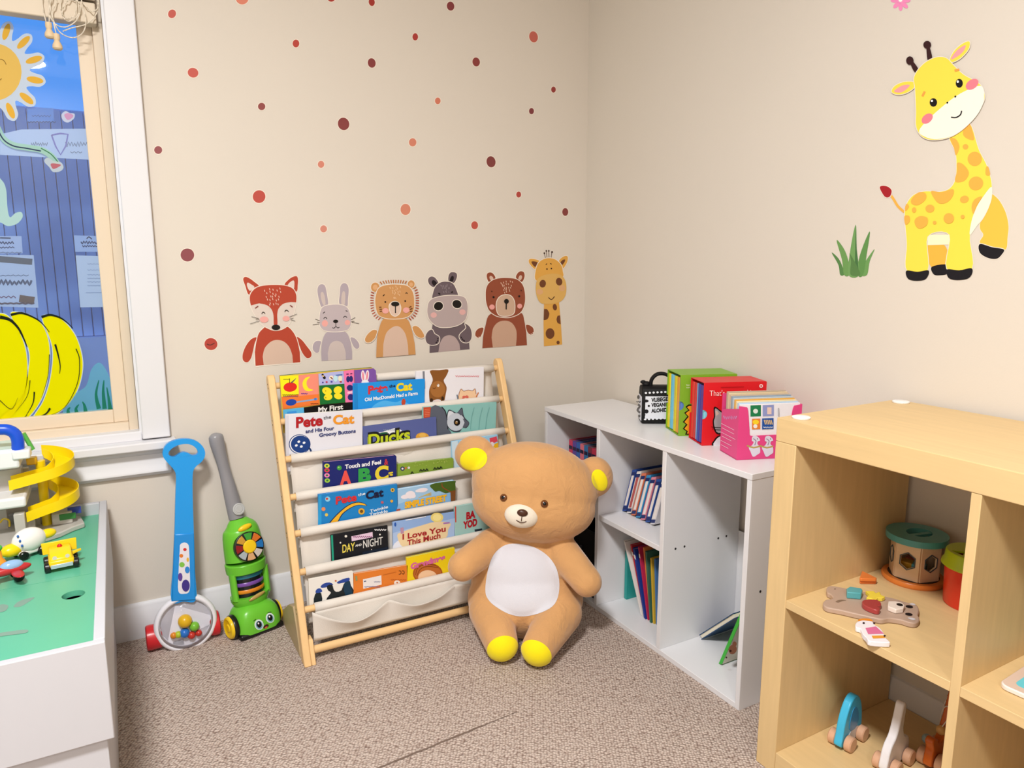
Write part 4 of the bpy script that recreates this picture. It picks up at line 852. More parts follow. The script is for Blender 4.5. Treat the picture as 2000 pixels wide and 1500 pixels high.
def d5(a):
    a.T = B_; a.poly([(890, 640), (978, 634), (978, 775), (892, 785)], '#c54a2e')
    for i in range(5): a.line([(905, 665+i*20), (965, 660+i*20)], 1, '#e28a6a')
    a.poly([(978, 640), (1090, 634), (1145, 690), (1165, 780), (1175, 880), (1215, 930), (1210, 1010), (985, 1020)], '#5b6270', 2); a.line([(1105, 634), (1150, 690), (1172, 800), (1180, 900)], 2, '#20242c', 3)
    for x in (1560, 1640, 1460): a.line([(x+30, 640), (x, 760), (x-15, 900)], 1, '#6fa8a6', 3)
    a.poly([(1165, 770), (1172, 700), (1195, 665), (1250, 690), (1290, 700), (1345, 640), (1362, 720), (1385, 770), (1432, 822), (1400, 880), (1350, 880), (1320, 925), (1260, 930), (1205, 905), (1170, 850)], '#3b404c', 3)
    a.poly([(1172, 775), (1180, 705), (1200, 678), (1250, 705), (1255, 750), (1185, 790)], '#d6dde6', 2); a.ell(1272, 812, 104, 106, '#c3ccd8', 8); a.poly([(1290, 700), (1342, 652), (1356, 722), (1330, 735)], '#59606e'); a.poly([(1352, 770), (1385, 790), (1428, 822), (1395, 872), (1352, 870), (1375, 820)], '#565c6a', 2)
    a.ell(1285, 815, 38, 42, '#0e0e10'); a.ell(1278, 818, 16, 18, '#8b6a3a'); a.ell(1284, 808, 6, 7, '#f4f0e8')
    a.poly([(1340, 940), (1380, 920), (1420, 935), (1470, 918), (1560, 915), (1600, 900), (1600, 960), (1340, 990)], '#7fb8b4')
rbook('teal picture book with a grey animal peeking from behind a curtain on the second tier', 1, (826, 795), (970, 785.5), '#8cc3bf', d5, None, thk=.006, back=.009, page='#c89a6a')
def d6(a):
    a.T = C_
    for (x, y, c) in ((505, 255, '#cfd64a'), (505, 300, '#d83c50'), (505, 350, '#e884b4'), (508, 402, '#9cc84a')): a.ell(x, y, 27, 22, c); a.ell(x, y, 12, 10, '#2f7a3a')
    a.ell(628, 275, 24, 24, '#3f9a44'); a.ell(622, 270, 8, 8, '#9cd070'); a.line([(1120, 330), (1165, 320)], 3, '#d8c23a'); a.ell(1148, 345, 18, 10, '#d8c23a')
def t6(a):
    a.T = C_; a.text('Touch and Feel', (685, 285), (1045, 235), 8, '#eef0f6', .03); a.text('&', (1078, 245), (1118, 238), 11, '#c03a48', .03)
    a.text('A', (632, 440), (748, 425), 24, '#e2524a', .06); a.text('B', (818, 420), (945, 402), 25, '#2f9a4a', .06); a.text('C', (985, 400), (1120, 385), 26, '#e0cd3a', .05)
rbook('navy alphabet board book with big coloured letters on the third tier', 2, (632, 902.5), (774.5, 889), '#18246c', d6, t6, thk=.012, rad=.006, page='#e8b6c2', cback='#141c56')
def d7(a):
    a.T = C_; a.ell(1262, 284, 22, 22, '#33395a'); a.ell(1262, 284, 10, 10, '#e6e6ea'); a.line([(1288, 286), (1300, 268)], 2.4, '#d8563a'); a.ell(1325, 274, 13, 12, '#d0d2d6')
    for i, (x, y) in enumerate(((1358, 322), (1445, 298), (1475, 296), (1505, 292), (1585, 280), (1615, 276), (1645, 270))): a.line([(x-12, y+14), (x, y-8), (x+12, y+12)], 2.6, '#1b2316')
    for i in range(26): x = random.uniform(1380, 1740); a.ell(x, 232-(x-1380)*.11+random.uniform(-18, 30), 4, 3, '#b5c66a')
rbook('olive green board book low on the third tier beside the alphabet book', 2, (777.5, 907), (886, 894.5), '#82a03c', d7, None, thk=.009, fwd=.006, rad=.005, page='#cfd6a2')
def d7b(a):
    a.poly([(882, 863), (894, 861), (898, 930), (886, 930)], '#cfe6f4'); a.poly([(956, 856), (970, 852), (972, 862), (958, 868)], '#e04a5c'); a.poly([(964, 868), (973, 864), (975, 905), (962, 885)], '#eeb820'); a.ell(961, 868, 4, 5, '#f0dfe2')
rbook('light blue picture book mostly hidden behind the plush bear ear', 2, (882, 862.5), (972, 849), '#9fd0ee', d7b, None, thk=.006, back=.010)
def d8(a):
    a.T = C_; a.poly([(420, 550), (450, 545), (450, 860), (415, 860)], '#2a9ad8'); a.poly([(908, 655), (865, 625), (800, 618), (720, 645), (640, 705), (570, 775), (515, 850), (600, 840), (660, 745), (740, 682), (820, 650)], '#1a2f52', 3); a.poly([(900, 653), (862, 630), (800, 625), (724, 652), (646, 712), (578, 780), (530, 845), (600, 828), (652, 740), (736, 676), (820, 645)], '#eab22c', 3)
    for (x, y, r_, c) in ((512, 588, 26, '#8ccbe8'), (505, 585, 12, '#c8402e'), (470, 688, 20, '#e08a5a'), (500, 745, 16, '#d8c25a'), (1162, 497, 20, '#d8b04a'), (1162, 497, 9, '#4a3a1a'), (1058, 620, 14, '#b85a6a'), (1153, 608, 14, '#e0a83a'), (850, 710, 32, '#d8a638'), (850, 710, 16, '#6a4a1a')): a.ell(x, y, r_, r_, c)
def t8(a):
    a.T = C_; a.text('Pete', (592, 638), (802, 600), 14, '#cf3038', .04); a.text('the', (815, 560), (888, 542), 5.5, '#dcebf5', .02); a.text('Cat', (893, 588), (1070, 555), 14.5, '#14183a', .04); a.text('Twinkle', (935, 722), (1115, 676), 5.5, '#e6f0f6', .02); a.text('Twinkle', (928, 756), (1112, 718), 5.5, '#e6f0f6', .02)
rbook('blue picture book with a big yellow crescent moon on the fourth tier', 3, (622, 966), (776, 945.5), '#1b80c6', d8, t8, thk=.008, page='#d8ecf4')
def d9(a):
    a.T = C_; a.poly([(1218, 640), (1300, 610), (1790, 520), (1790, 640), (1200, 720)], '#84b6e4')
    for e in ((1290, 565, 45, 22), (1340, 545, 50, 38), (1365, 558, 30, 22), (1420, 505, 30, 15), (1460, 498, 55, 22)): a.ell(e[0], e[1], e[2], e[3], '#ece6ee', -8)
    for i in range(4): a.line([(1420+i*18, 575-i*8), (1550, 520+i*9)], .8, '#d8b95a')
    a.poly([(1535, 452), (1600, 425), (1780, 405), (1790, 430), (1788, 530), (1735, 520), (1690, 528), (1630, 505), (1590, 512), (1560, 485)], '#476426', 3); a.poly([(1740, 510), (1792, 495), (1790, 615), (1745, 620)], '#7a4c26'); a.line([(1655, 430), (1665, 470), (1740, 515)], 2, '#8a4c28', 3); a.poly([(1200, 690), (1240, 682), (1236, 715), (1198, 720)], '#b54a34')
def t9(a): a.T = C_; a.text('SIMPLE STREET', (1282, 678), (1702, 602), 11.5, '#eeb626', .06)
rbook('sky blue board book with clouds, a tree and yellow title on the fourth tier', 3, (777.5, 956), (889, 938), '#9fc8ea', d9, t9, thk=.011, rad=.006, page='#dbe8ee')
def d10(a):
    a.T = D; a.poly([(470, 222), (488, 219), (500, 470), (482, 472)], '#1f9a7e'); a.poly([(664, 232), (866, 190), (869, 240), (668, 278)], '#dfc6de'); a.line(scr(680, 860, 236, 9, 18), 1.6, '#7a2a6a'); a.line(scr(885, 995, 170, 8, 10), 2.2, '#d8dade')
    for p in ((612, 230, 12), (560, 292, 8), (936, 214, 8), (857, 357, 4)): a.ell(p[0], p[1], p[2], p[2], '#e6e4dc')
    a.poly([(770, 380), (860, 360), (1015, 330), (1015, 400), (770, 440)], '#142033')
def t10(a): a.T = D; a.text('DAY', (578, 388), (698, 362), 15.5, '#e4d35a', .02); a.text('AND', (700, 330), (762, 318), 4, '#e2e2e0', .03); a.text('NIGHT', (775, 342), (962, 306), 15, '#d9d9d6', .01)
rbook('black picture book with yellow and white title lettering on the fifth tier', 4, (646, 1045.5), (757, 1026.5), '#11151d', d10, t10, thk=.006, page='#c8ccc8')
def d11(a):
    a.T = D; a.poly([(1062, 200), (1200, 160), (1400, 110), (1648, 60), (1648, 330), (1062, 380)], '#a9c2e8'); a.poly([(1075, 300), (1180, 250), (1300, 320), (1080, 370)], '#e2e6f2', 3); a.ell(1480, 52, 60, 46, '#e9d67e'); a.ell(1480, 52, 40, 32, '#f2e49a')
    a.poly([(1100, 225), (1160, 185), (1330, 128), (1470, 92), (1608, 105), (1585, 170), (1560, 250), (1360, 330), (1170, 345)], '#e9d2a6', 3); a.poly([(1130, 150), (1160, 145), (1165, 200), (1135, 210)], '#b88ea8'); a.line([(1180, 78), (1375, 42)], 1.4, '#f0f2f6'); a.ell(1082, 118, 10, 20, '#2a5ab0'); a.line([(1540, 108), (1600, 100)], 3, '#a87ab8')
def t11(a): a.T = D; a.text('I Love You', (1150, 262), (1562, 182), 10.5, '#a5262c', .03); a.text('This Much', (1195, 318), (1512, 244), 10, '#a5262c', .03)
rbook('pale blue picture book with a cream banner and dark red title on the fifth tier', 4, (767.5, 1020), (887, 1000), '#8fb0e2', d11, t11, thk=.006)
def d12(a): a.T = C_; a.poly([(1785, 664), (1800, 660), (1802, 820), (1790, 822)], '#c4524a'); a.line([(1985, 905), (2060, 895)], 5, '#2a3540')
def t12(a): a.T = C_; a.text('BA', (1900, 792), (1992, 768), 13, '#b31f2c', .06); a.text('YOD', (1868, 885), (2010, 850), 13, '#b31f2c', .06)
rbook('mint picture book with red block letters tucked behind the plush bear cheek', 4, (888.5, 989.5), (962, 977), '#a3cbc6', d12, t12, thk=.008, page='#c8d8d4')
def d13(a):
    a.T = D; a.poly([(306, 870), (318, 785), (345, 765), (378, 775), (384, 870)], '#16242a', 2); a.poly([(322, 768), (335, 735), (368, 727), (388, 755), (360, 770)], '#2a4a9c', 2); a.poly([(372, 708), (400, 682), (455, 670), (492, 692), (450, 712), (385, 722)], '#2b4696', 2)
    a.poly([(430, 705), (480, 690), (495, 735), (520, 760), (570, 745), (590, 690), (640, 645), (660, 700), (680, 790), (420, 860), (470, 770), (445, 750)], '#1a2226', 2); a.poly([(590, 690), (640, 645), (662, 720), (675, 790), (610, 800)], '#173a52', 2); a.poly([(528, 668), (580, 640), (642, 625), (640, 655), (545, 682)], '#29479a', 2); a.ell(515, 655, 10, 8, '#c4632e')
rbook('white picture book with dark blue penguins at the left end of the lowest tier', 5, (603, 1131.5), (689.5, 1115), '#eae8e2', d13, None, thk=.006, rad=.003, page='#e6d9b8')
def d14(a):
    a.T = D; a.poly([(775, 642), (950, 603), (953, 692), (778, 732)], '#e9e6e6'); a.line(scr(790, 935, 712, 6, 22), 1.4, '#5a6aa0'); a.line(scr(880, 940, 665, 4, 8), 1, '#4a5684'); a.line([(785, 662), (805, 657)], 1.8, '#35406a')
    for c in (1128, 1158): a.line([(c-12, 592-(c-1128)*.2), (c+4, 590), (c+10, 574), (c+2, 560), (c-12, 562)], 1.4, '#6a3a14', 3)
    a.ell(1100, 675, 30, 26, '#efe6dc'); a.ell(1100, 672, 8, 8, '#c8642a'); a.line(scr(1040, 1185, 645, 4, 12), 1, '#b85f22'); a.line([(965, 598), (1090, 570)], .8, '#c06a26'); a.poly([(700, 610), (716, 606), (722, 650), (706, 655)], '#8a9a6a')
rbook('orange book showing its back cover with a white label on the lowest tier', 5, (691.5, 1121), (796.5, 1104), '#e08030', d14, None, thk=.008, page='#dfe3d2')
def d15(a):
    a.T = D; a.ell(1392, 585, 142, 102, '#a9591f'); a.ell(1392, 588, 128, 90, '#bd6c2e'); a.line([(1275, 600), (1300, 530), (1380, 500), (1470, 510)], 1.4, '#8a4416', 3); a.line([(1290, 610), (1320, 545), (1390, 518), (1490, 530)], 1.4, '#8a4416', 3); a.ell(1392, 625, 92, 72, '#efc8a2')
def t15(a): a.T = D; a.text('Grandmas', (1228, 545), (1558, 452), 10.5, '#d7679e', .06)
rbook('yellow picture book with pink title above a brown haired head on the lowest tier', 5, (794.5, 1089.5), (888, 1069.5), '#efd21a', d15, t15, thk=.008, page='#8fbfa6')
# ------------------------------------------------------------------ plush bear (plain generic teddy in the toy's place, size and colours)
def remeshed(mb, voxel, it=10, fac=.5):
    me = bpy.data.meshes.new('tmp'); me.from_pydata([tuple(v) for v in mb.v], [], mb.f)
    o = bpy.data.objects.new('tmp', me); COL.objects.link(o)
    m = o.modifiers.new('r', 'REMESH'); m.mode = 'VOXEL'; m.voxel_size = voxel
    m = o.modifiers.new('s', 'SMOOTH'); m.iterations = it; m.factor = fac
    dg = bpy.context.evaluated_depsgraph_get(); dg.update()
    r = bpy.data.meshes.new_from_object(o.evaluated_get(dg)); out = MB()
    out.add([v.co.copy() for v in r.vertices], [list(p.vertices) for p in r.polygons])
    bpy.data.objects.remove(o); bpy.data.meshes.remove(r); return out
def capsule(mb, a, b, ra, rb, flat=1.0):
    a, b = Vector(a), Vector(b); d = b-a; N = 10
    ax = d.normalized(); P = []; R = []
    for i in range(7): t_ = math.pi/2*(1-i/6); P.append(a-ax*ra*math.sin(t_)); R.append(max(1e-4, ra*math.cos(t_)))
    for i in range(1, N): P.append(a+d*i/N); R.append(ra+(rb-ra)*i/N)
    for i in range(7): t_ = math.pi/2*i/6; P.append(b+ax*rb*math.sin(t_)); R.append(max(1e-4, rb*math.cos(t_)))
    mb.tube(P, R, 20)
def fur(h):
    m = mat(h, rough=.9, spec=.08, noise=.16, nscale=9, bump=.12, bscale=420, sheen=.35)
    nt = m.node_tree; bp = [n for n in nt.nodes if n.type == 'BUMP'][0]; tc = [n for n in nt.nodes if n.type == 'TEX_COORD'][0]
    n2 = nt.nodes.new('ShaderNodeTexNoise'); n2.inputs['Scale'].default_value = 16; n2.inputs['Detail'].default_value = 3; n2.inputs['Distortion'].default_value = 1.2
    nt.links.new(tc.outputs['Object'], n2.inputs['Vector']); b2 = nt.nodes.new('ShaderNodeBump'); b2.inputs['Strength'].default_value = .32; b2.inputs['Distance'].default_value = .02
    nt.links.new(n2.outputs[0], b2.inputs['Height']); nt.links.new(b2.outputs[0], bp.inputs['Normal']); return m
bm_ = MB(); dH, dT = 2.085, 2.12
ang = math.radians(-8); hr = cr*math.cos(ang)+cu*math.sin(ang); hu = -cr*math.sin(ang)+cu*math.cos(ang)
kH, kT = 1/PXM(dH), 1/PXM(dT)
bm_.ellipsoid(W((1044, 951), dH), hr*(124*kH), cf*.128, hu*(88*kH), n=40, k=24)
bm_.ellipsoid(W((1042, 983), dH-.012), hr*(121*kH), cf*.120, hu*(74*kH), n=40, k=24)
bm_.ellipsoid(W((1024, 1128), dT), cr*(104*kT), cf*.118, cu*(100*kT), n=40, k=24)
bm_.ellipsoid(W((1026, 1168), dT-.02), cr*(112*kT), cf*.120, cu*(74*kT), n=40, k=24)
capsule(bm_, W((962, 1062), 2.09), W((904, 1106), 2.00), .047, .043)
capsule(bm_, W((1098, 1078), 2.07), W((1146, 1136), 1.985), .050, .043)
LF, RF = HZ((979, 1256), .052), HZ((1052, 1265), .052)
LH, RH = W((958, 1192), 2.06), W((1094, 1196), 2.04)
capsule(bm_, LH, LF, .064, .047); capsule(bm_, RH, RF, .064, .047)
earL, earR = W((927, 887), 2.10), W((1161, 931), 2.10)
bm_.ellipsoid(earL, cr*(40*kH), cf*.045, cu*(37*kH), n=28, k=16); bm_.ellipsoid(earR, cr*(37*kH), cf*.045, cu*(40*kH), n=28, k=16)
body = remeshed(bm_, .0055, 7, .5)
for v in body.v: v.z = max(v.z, .0015)
t = thing('teddy_bear', 'large tan plush teddy bear with white belly and yellow foot pads sitting on carpet', 'plush toy', HZ((1022, 1225), 0))
body.build('body', fur('#cb9a66'), t, ang=80)
BV = BVHTree.FromPolygons(body.v, body.f)
def patch(name, poly, m, parent, off=.0018, rings=12, thick=.0):
    cx = sum(p[0] for p in poly)/len(poly); cy = sum(p[1] for p in poly)/len(poly); n = len(poly)
    vs = []; ok = True
    def cast(p, o):
        d = ray(p).normalized(); loc, nor, idx, ds = BV.ray_cast(CAM, d)
        if loc is None: return None
        return loc-d*.0008+nor*o
    c = cast((cx, cy), off); rows = [[c]*n]
    for i in range(1, rings+1):
        f = i/rings; row = []
        for p in poly:
            q = cast((cx+(p[0]-cx)*f, cy+(p[1]-cy)*f), off*(1 if f < .93 else .15))
            row.append(q if q is not None else rows[-1][len(row)])
        rows.append(row)
    mb = MB(); vs = [v for r_ in rows for v in r_]
    mb.add(vs, [(i*n+k, i*n+(k+1) % n, (i+1)*n+(k+1) % n, (i+1)*n+k) for i in range(rings) for k in range(n)])
    return mb.build(name, m, parent, ang=80)
C5 = crop(850, 830, .32657)
ylw = mat('#f2e01c', rough=.9, spec=.08, bump=.1, bscale=420, sheen=.2); wht = mat('#d2d2da', rough=.9, spec=.08, bump=.1, bscale=420, sheen=.2)
patch('belly_patch', spline(C5([(300, 985), (315, 870), (350, 775), (420, 718), (510, 712), (600, 735), (680, 790), (730, 870), (742, 980), (715, 1070), (640, 1120), (530, 1145), (440, 1130), (360, 1085), (315, 1040)]), 4), wht, t, rings=16)
patch('inner_ear', ell(925, 897, 27, 22, -15, 36), ylw, t); patch('inner_ear', ell(1171, 938, 15, 22, -20, 36), ylw, t)
for F, Hh in ((LF, LH), (RF, RH)):
    ax = (F-Hh).normalized(); ax = (ax*.82+V(0, 0, -.08)-cf*.25).normalized(); pr = [(.0485*math.sin(a_), .0485*math.cos(a_)) for a_ in [math.radians(64-i*5.8) for i in range(12)]]+[(0, .0485)]
    mb = MB(); mb.lathe([(p[0], p[1]) for p in pr], F+V(0, 0, .0005), ax, 36); 
    for v in mb.v: v.z = max(v.z, .001)
    mb.build('foot_pad', ylw, t, ang=80)
# plain teddy face
mz = MB(); mc, _, _, _ = BV.ray_cast(CAM, ray((1019, 1008)).normalized()); mz.ellipsoid(mc+cf*.008, hr*.048, cf*.026, hu*.034, n=28, k=16); mzo = mz.build('muzzle', mat('#e6dccb', rough=.9, spec=.08, bump=.1, bscale=420, sheen=.2), t, ang=80)
nb = MB(); nb.ellipsoid(mc-cf*.017+hu*.012, hr*.015, cf*.007, hu*.010, n=20, k=12); nb.build('nose', mat('#4a2c1c', rough=.35), t, ang=80)
nb = MB(); nb.tube([mc-cf*.0185+hu*.003, mc-cf*.0188-hu*.010], .0012, 8); nb.tube([mc-cf*.0165-hu*.010+hr*x-hu*(.004*(1-(abs(x)/.014)**2)) + cf*(abs(x)*.25) - cf*.0025 for x in (-.014, -.009, -.004, 0, .004, .009, .014)], .0012, 8); nb.build('stitched_mouth', mat('#4a2c1c', rough=.6), t)['kind'] = 'stuff'
for p in ((984, 972), (1063, 984)):
    loc, nor, _, _ = BV.ray_cast(CAM, ray(p).normalized()); e = MB(); nn = nor.normalized(); u_ = nn.orthogonal().normalized(); w_ = nn.cross(u_)
    e.ellipsoid(loc+nn*.002, u_*.0105, w_*.0105, nn*.006, n=20, k=12); eo = e.build('eye', mat('#6b3c18', rough=.12, spec=.6), t, ang=80)
    e = MB(); e.ellipsoid(loc+nn*.0055, u_*.006, w_*.006, nn*.0032, n=16, k=10); e.build('pupil', mat('#0c0807', rough=.1, spec=.6), eo, ang=80)

# ------------------------------------------------------------------ push popper
T5 = crop(260, 820, .30658)
P0 = V(0, -.125, 0); sd = V(0, .052, .586).normalized(); pn = V(0, -sd.z, sd.y)
blue, red, wpl = plas('#1b97e6'), plas('#c8232c'), plas('#e6e6ee')
t = thing('push_popper', 'blue handled push popper toy with a clear ball dome leaning under the window corner', 'toy', V(-1.458, -.13, 0))
def onp(pts, o=0): return [hit(p, P0, pn)+pn*o for p in T5(pts)]
outer = spline([(243, 1150), (252, 950), (262, 725), (268, 500), (272, 360), (258, 315), (220, 272), (192, 235), (188, 200), (208, 158), (255, 130), (320, 118), (385, 126), (432, 156), (455, 195), (453, 235), (430, 268), (395, 298), (378, 345), (378, 500), (385, 715), (392, 950), (398, 1140), (320, 1150)], 4)
holep = offset_poly(spline([(232, 212), (258, 182), (300, 164), (350, 161), (386, 178), (402, 206), (378, 214), (350, 200), (318, 194), (288, 205), (258, 224)], 4), 9)
MB().prism(onp(outer, .010), -pn*.020, holes=[onp(holep, .010)]).build('handle', blue, t, bevel=.004, seg=3)
MB().prism(onp([(262, 722), (386, 715), (398, 1140), (243, 1150)], .0125), -pn*.025).build('sleeve', plas('#188cdc'), t, bevel=.003)
a = Art(P0+pn*.0126, pn, 1, .0002, T5, plas); a.poly([(297, 830), (300, 795), (325, 781), (350, 793), (357, 830), (361, 960), (360, 1085), (325, 1108), (288, 1090), (290, 960)], '#e4e2ea', 4)
for e in ((330, 826, 11, 10, '#cc2a2a'), (307, 866, 12, 12, '#e07a28'), (348, 890, 8, 14, '#e6b43c'), (311, 922, 17, 16, '#7fc24a'), (345, 955, 15, 22, '#2a86d8'), (300, 1000, 14, 26, '#5a3f9a'), (335, 1055, 25, 38, '#3c2f86')): a.ell(*e[:5])
a.build('dotted_decal', t)
pc = hit(T5([(336, 1290)])[0], P0, pn)+pn*.0; kk = .30658/PXM(depth(pc)); R1 = 166*kk
tor = [(R1+.0085*math.cos(a_), .012*math.sin(a_)) for a_ in [2*math.pi*i/14 for i in range(14)]]
MB().lathe(tor, pc, pn, 48, closed=True).build('dome_rim', wpl, t)
hp = [(R1*math.cos(a_), -R1*.28*math.sin(a_)) for a_ in [math.pi/2*i/10 for i in range(10)]]+[(0, -R1*.28)]
MB().lathe(hp, pc, pn, 48).build('rear_cup', mat('#f2f2f8', rough=.35), t, ang=80)
def clearm():
    m = bpy.data.materials.new('clear_plastic'); m.use_nodes = True; nt = m.node_tree; nt.nodes.clear()
    o = nt.nodes.new('ShaderNodeOutputMaterial'); mx = nt.nodes.new('ShaderNodeMixShader'); t_ = nt.nodes.new('ShaderNodeBsdfTransparent'); g = nt.nodes.new('ShaderNodeBsdfGlossy'); fr_ = nt.nodes.new('ShaderNodeFresnel')
    g.inputs['Roughness'].default_value = .05; t_.inputs[0].default_value = (.95, .95, .97, 1); fr_.inputs[0].default_value = 1.15
    nt.links.new(fr_.outputs[0], mx.inputs[0]); nt.links.new(t_.outputs[0], mx.inputs[1]); nt.links.new(g.outputs[0], mx.inputs[2]); nt.links.new(mx.outputs[0], o.inputs[0]); return m
hp2 = [(R1*math.cos(a_), R1*.5*math.sin(a_)) for a_ in [math.pi/2*i/10 for i in range(10)]]+[(0, R1*.5)]
MB().lathe(hp2, pc, pn, 48).build('clear_dome', clearm(), t, ang=80)
for (x, y, r_, c) in ((330, 1282, 42, '#e8b81e'), (390, 1316, 30, '#7cc23c'), (328, 1358, 30, '#2b74cc'), (258, 1374, 20, '#e08a28'), (288, 1368, 22, '#b4c832'), (372, 1372, 24, '#cc3a2e'), (418, 1358, 20, '#cc3a2e')):
    MB().ball(hit(T5([(x, y)])[0], P0+pn*.008, pn), r_*kk).build('popper_ball', plas(c), t)
zc = .037; ya = pc.y+.022
xl = HY((284, 1238), ya).x; xr = HY((429, 1216), ya).x
for xe, sg in ((xl, 1), (xr, -1)):
    Ld = abs((pc.x-sg*(R1-.012))-xe)
    MB().lathe([(.0, 0), (.030, 0), (.0345, .003), (.0355, .012), (.034, Ld-.003), (.03, Ld), (0, Ld)], V(xe, ya, zc), (sg, 0, 0), 32).build('wheel_drum', red, t)

# ------------------------------------------------------------------ toy vacuum
gmat, grey, yel, blk = plas('#6cc436'), plas('#8d8d92'), plas('#f0c91e'), plas('#141414')
va = V(.96, .28, 0); vb = V(.28, -.96, 0); vc = V(-1.262, -.114, 0)
t = thing('toy_vacuum', 'green toy vacuum cleaner with grey handle and smiling face leaning on the wall', 'toy', vc)
def vp(x, y, Y): return HY(T5([(x, y)])[0], Y)
k5 = lambda P: .30658/PXM(depth(P))
hpts = [(660, 625, -.062), (640, 540, -.056), (612, 430, -.050), (585, 330, -.044), (560, 240, -.040), (538, 160, -.036), (528, 110, -.033), (524, 92, -.032), (523, 84, -.032)]
hp = [vp(*p) for p in hpts]; sp = spline([tuple(p) for p in hp], 4, False); kv = k5(hp[0])
rad = [49, 48, 42, 36, 37, 44, 44, 30, 8]; rr = [v[0]*kv for v in spline([(r_, 0) for r_ in rad], 4, False)]
MB().tube(sp, rr, 20, flat=.85, up=vb).build('handle', grey, t, ang=80)
up = [(672, 628, 52, -.062), (676, 650, 74, -.064), (686, 690, 106, -.068), (692, 740, 118, -.074), (706, 840, 122, -.081), (712, 885, 121, -.085)]
c = [vp(x, y, Y) for x, y, w_, Y in up]; sp = spline([tuple(p) for p in c], 5, False); rr = [v[0]*kv for v in spline([(u_[2], 0) for u_ in up], 5, False)]
MB().tube(sp, rr, 32, flat=.82, up=vb).build('upper_body', gmat, t, ang=60)
fl_ = [(714, 893, 128, -.086), (718, 925, 127, -.087), (722, 955, 124, -.088)]
MB().tube([vp(x, y, Y) for x, y, w_, Y in fl_], [w_*kv for x, y, w_, Y in fl_], 32, flat=.84, up=vb).build('collar', gmat, t, bevel=.003, ang=60)
cA, cB = vp(722, 945, -.088), vp(744, 1110, -.098)
MB().tube([cA, cB], 92*kv, 32, flat=.8, up=vb).build('drum_window', mat('#14181c', rough=.12, spec=.6), t)
for f, c_ in ((.20, '#2f7f96'), (.48, '#7a4fa6'), (.75, '#e08a22')):
    p = cA+(cB-cA)*f; ax = (cB-cA).normalized(); MB().tube([p-ax*.0055, p-ax*.003, p+ax*.003, p+ax*.0055], [93*kv, 97*kv, 97*kv, 93*kv], 32, flat=.82, up=vb).build('spinning_disc', plas(c_), t, ang=50)
for s_ in (-1, 1):
    MB().tube([cA+va*(s_*106*kv)+vb*.012, cB+va*(s_*104*kv)+vb*.012], 20*kv, 12, flat=1.6, up=vb).build('pillar', gmat, t, ang=60)
lo = [(744, 1100, 124, -.098), (748, 1125, 122, -.099), (752, 1150, 108, -.100), (758, 1175, 100, -.102), (764, 1210, 110, -.106)]
MB().tube([vp(x, y, Y) for x, y, w_, Y in lo], [w_*kv for x, y, w_, Y in lo], 32, flat=.82, up=vb).build('lower_body', gmat, t, ang=60)
# base hood
hood = MB(); hc = vc+V(0, 0, .012)
for v_ in [1]:
    n, k = 40, 16; vs = []
    for i in range(k+1):
        th_ = math.pi/2*i/k
        for j in range(n):
            ph = 2*math.pi*j/n; cx_, sy_ = math.cos(ph), math.sin(ph); e = .55
            x = math.copysign(abs(cx_)**e, cx_); y = math.copysign(abs(sy_)**e, sy_); rr_ = math.cos(th_)**.6
            vs.append(hc+va*(x*rr_*.069)+vb*(y*rr_*.055)+V(0, 0, 1)*(math.sin(th_)**.75*.078))
    fs = [(i*n+j, i*n+(j+1) % n, (i+1)*n+(j+1) % n, (i+1)*n+j) for i in range(k) for j in range(n)]
    hood.add(vs, fs)
hood.build('base_hood', gmat, t, ang=80); HB = BVHTree.FromPolygons(hood.v, hood.f)
MB().obox(vc+V(0, 0, .009), va*.067, vb*.053, V(0, 0, .0085)).build('brush_skirt', blk, t, bevel=.006)
for s_ in (-1, 1):
    wc = vc+va*(s_*.070 if s_ < 0 else .059)+vb*(.010 if s_ < 0 else .004)+V(0, 0, .035)
    w_ = MB(); w_.lathe([(0, .016), (.010, .016), (.013, .0135), (.022, .0135), (.027, .016), (.031, .014), (.033, .008), (.033, 0), (0, 0)], wc, va*s_, 36); wo = w_.build('wheel', yel, t)
    MB().lathe([(.0335, -.006), (.035, -.004), (.035, .006), (.0335, .008)], wc, va*s_, 36).build('tyre', blk, wo)
def on_hood(x, y): 
    d_ = ray(T5([(x, y)])[0]).normalized(); l_, n_, _, _ = HB.ray_cast(CAM, d_); return l_, (None if n_ is None else (-n_ if n_.dot(d_) > 0 else n_))
def hdisc(name, x, y, rx, ry, h, off, rot=0, par=None):
    n = 20; rows = []
    for f in (0.001, .35, .7, 1):
        row = []
        for p in ell(x, y, rx*f, ry*f, rot, n):
            l_, n_ = on_hood(*p)
            if l_ is None: return
            row.append(l_+n_*off)
        rows.append(row+[row[0]])
    MB().grid(rows).build(name, plas(h), par or t, ang=80)
for (x, y, s_) in ((802, 1305, 1), (872, 1262, .95)):
    hdisc('eye', x, y, 29*s_, 34*s_, '#e6eef0', .0005, -12); hdisc('iris', x+1, y+2, 22*s_, 27*s_, '#7fb6c4', .0008, -12); hdisc('pupil', x, y-2, 16*s_, 21*s_, '#0d0d10', .0011, -12); hdisc('eye_glint', x-5, y-9, 5, 6, '#ffffff', .0014)
hdisc('mouth', 846, 1316, 20, 11, '#3a1512', .0005, -35); hdisc('tongue', 846, 1322, 11, 5, '#d8683c', .0008, -30)
hdisc('eyebrow', 775, 1276, 12, 3, '#245a12', .0005, -40); hdisc('eyebrow', 868, 1226, 14, 3, '#245a12', .0005, -10)
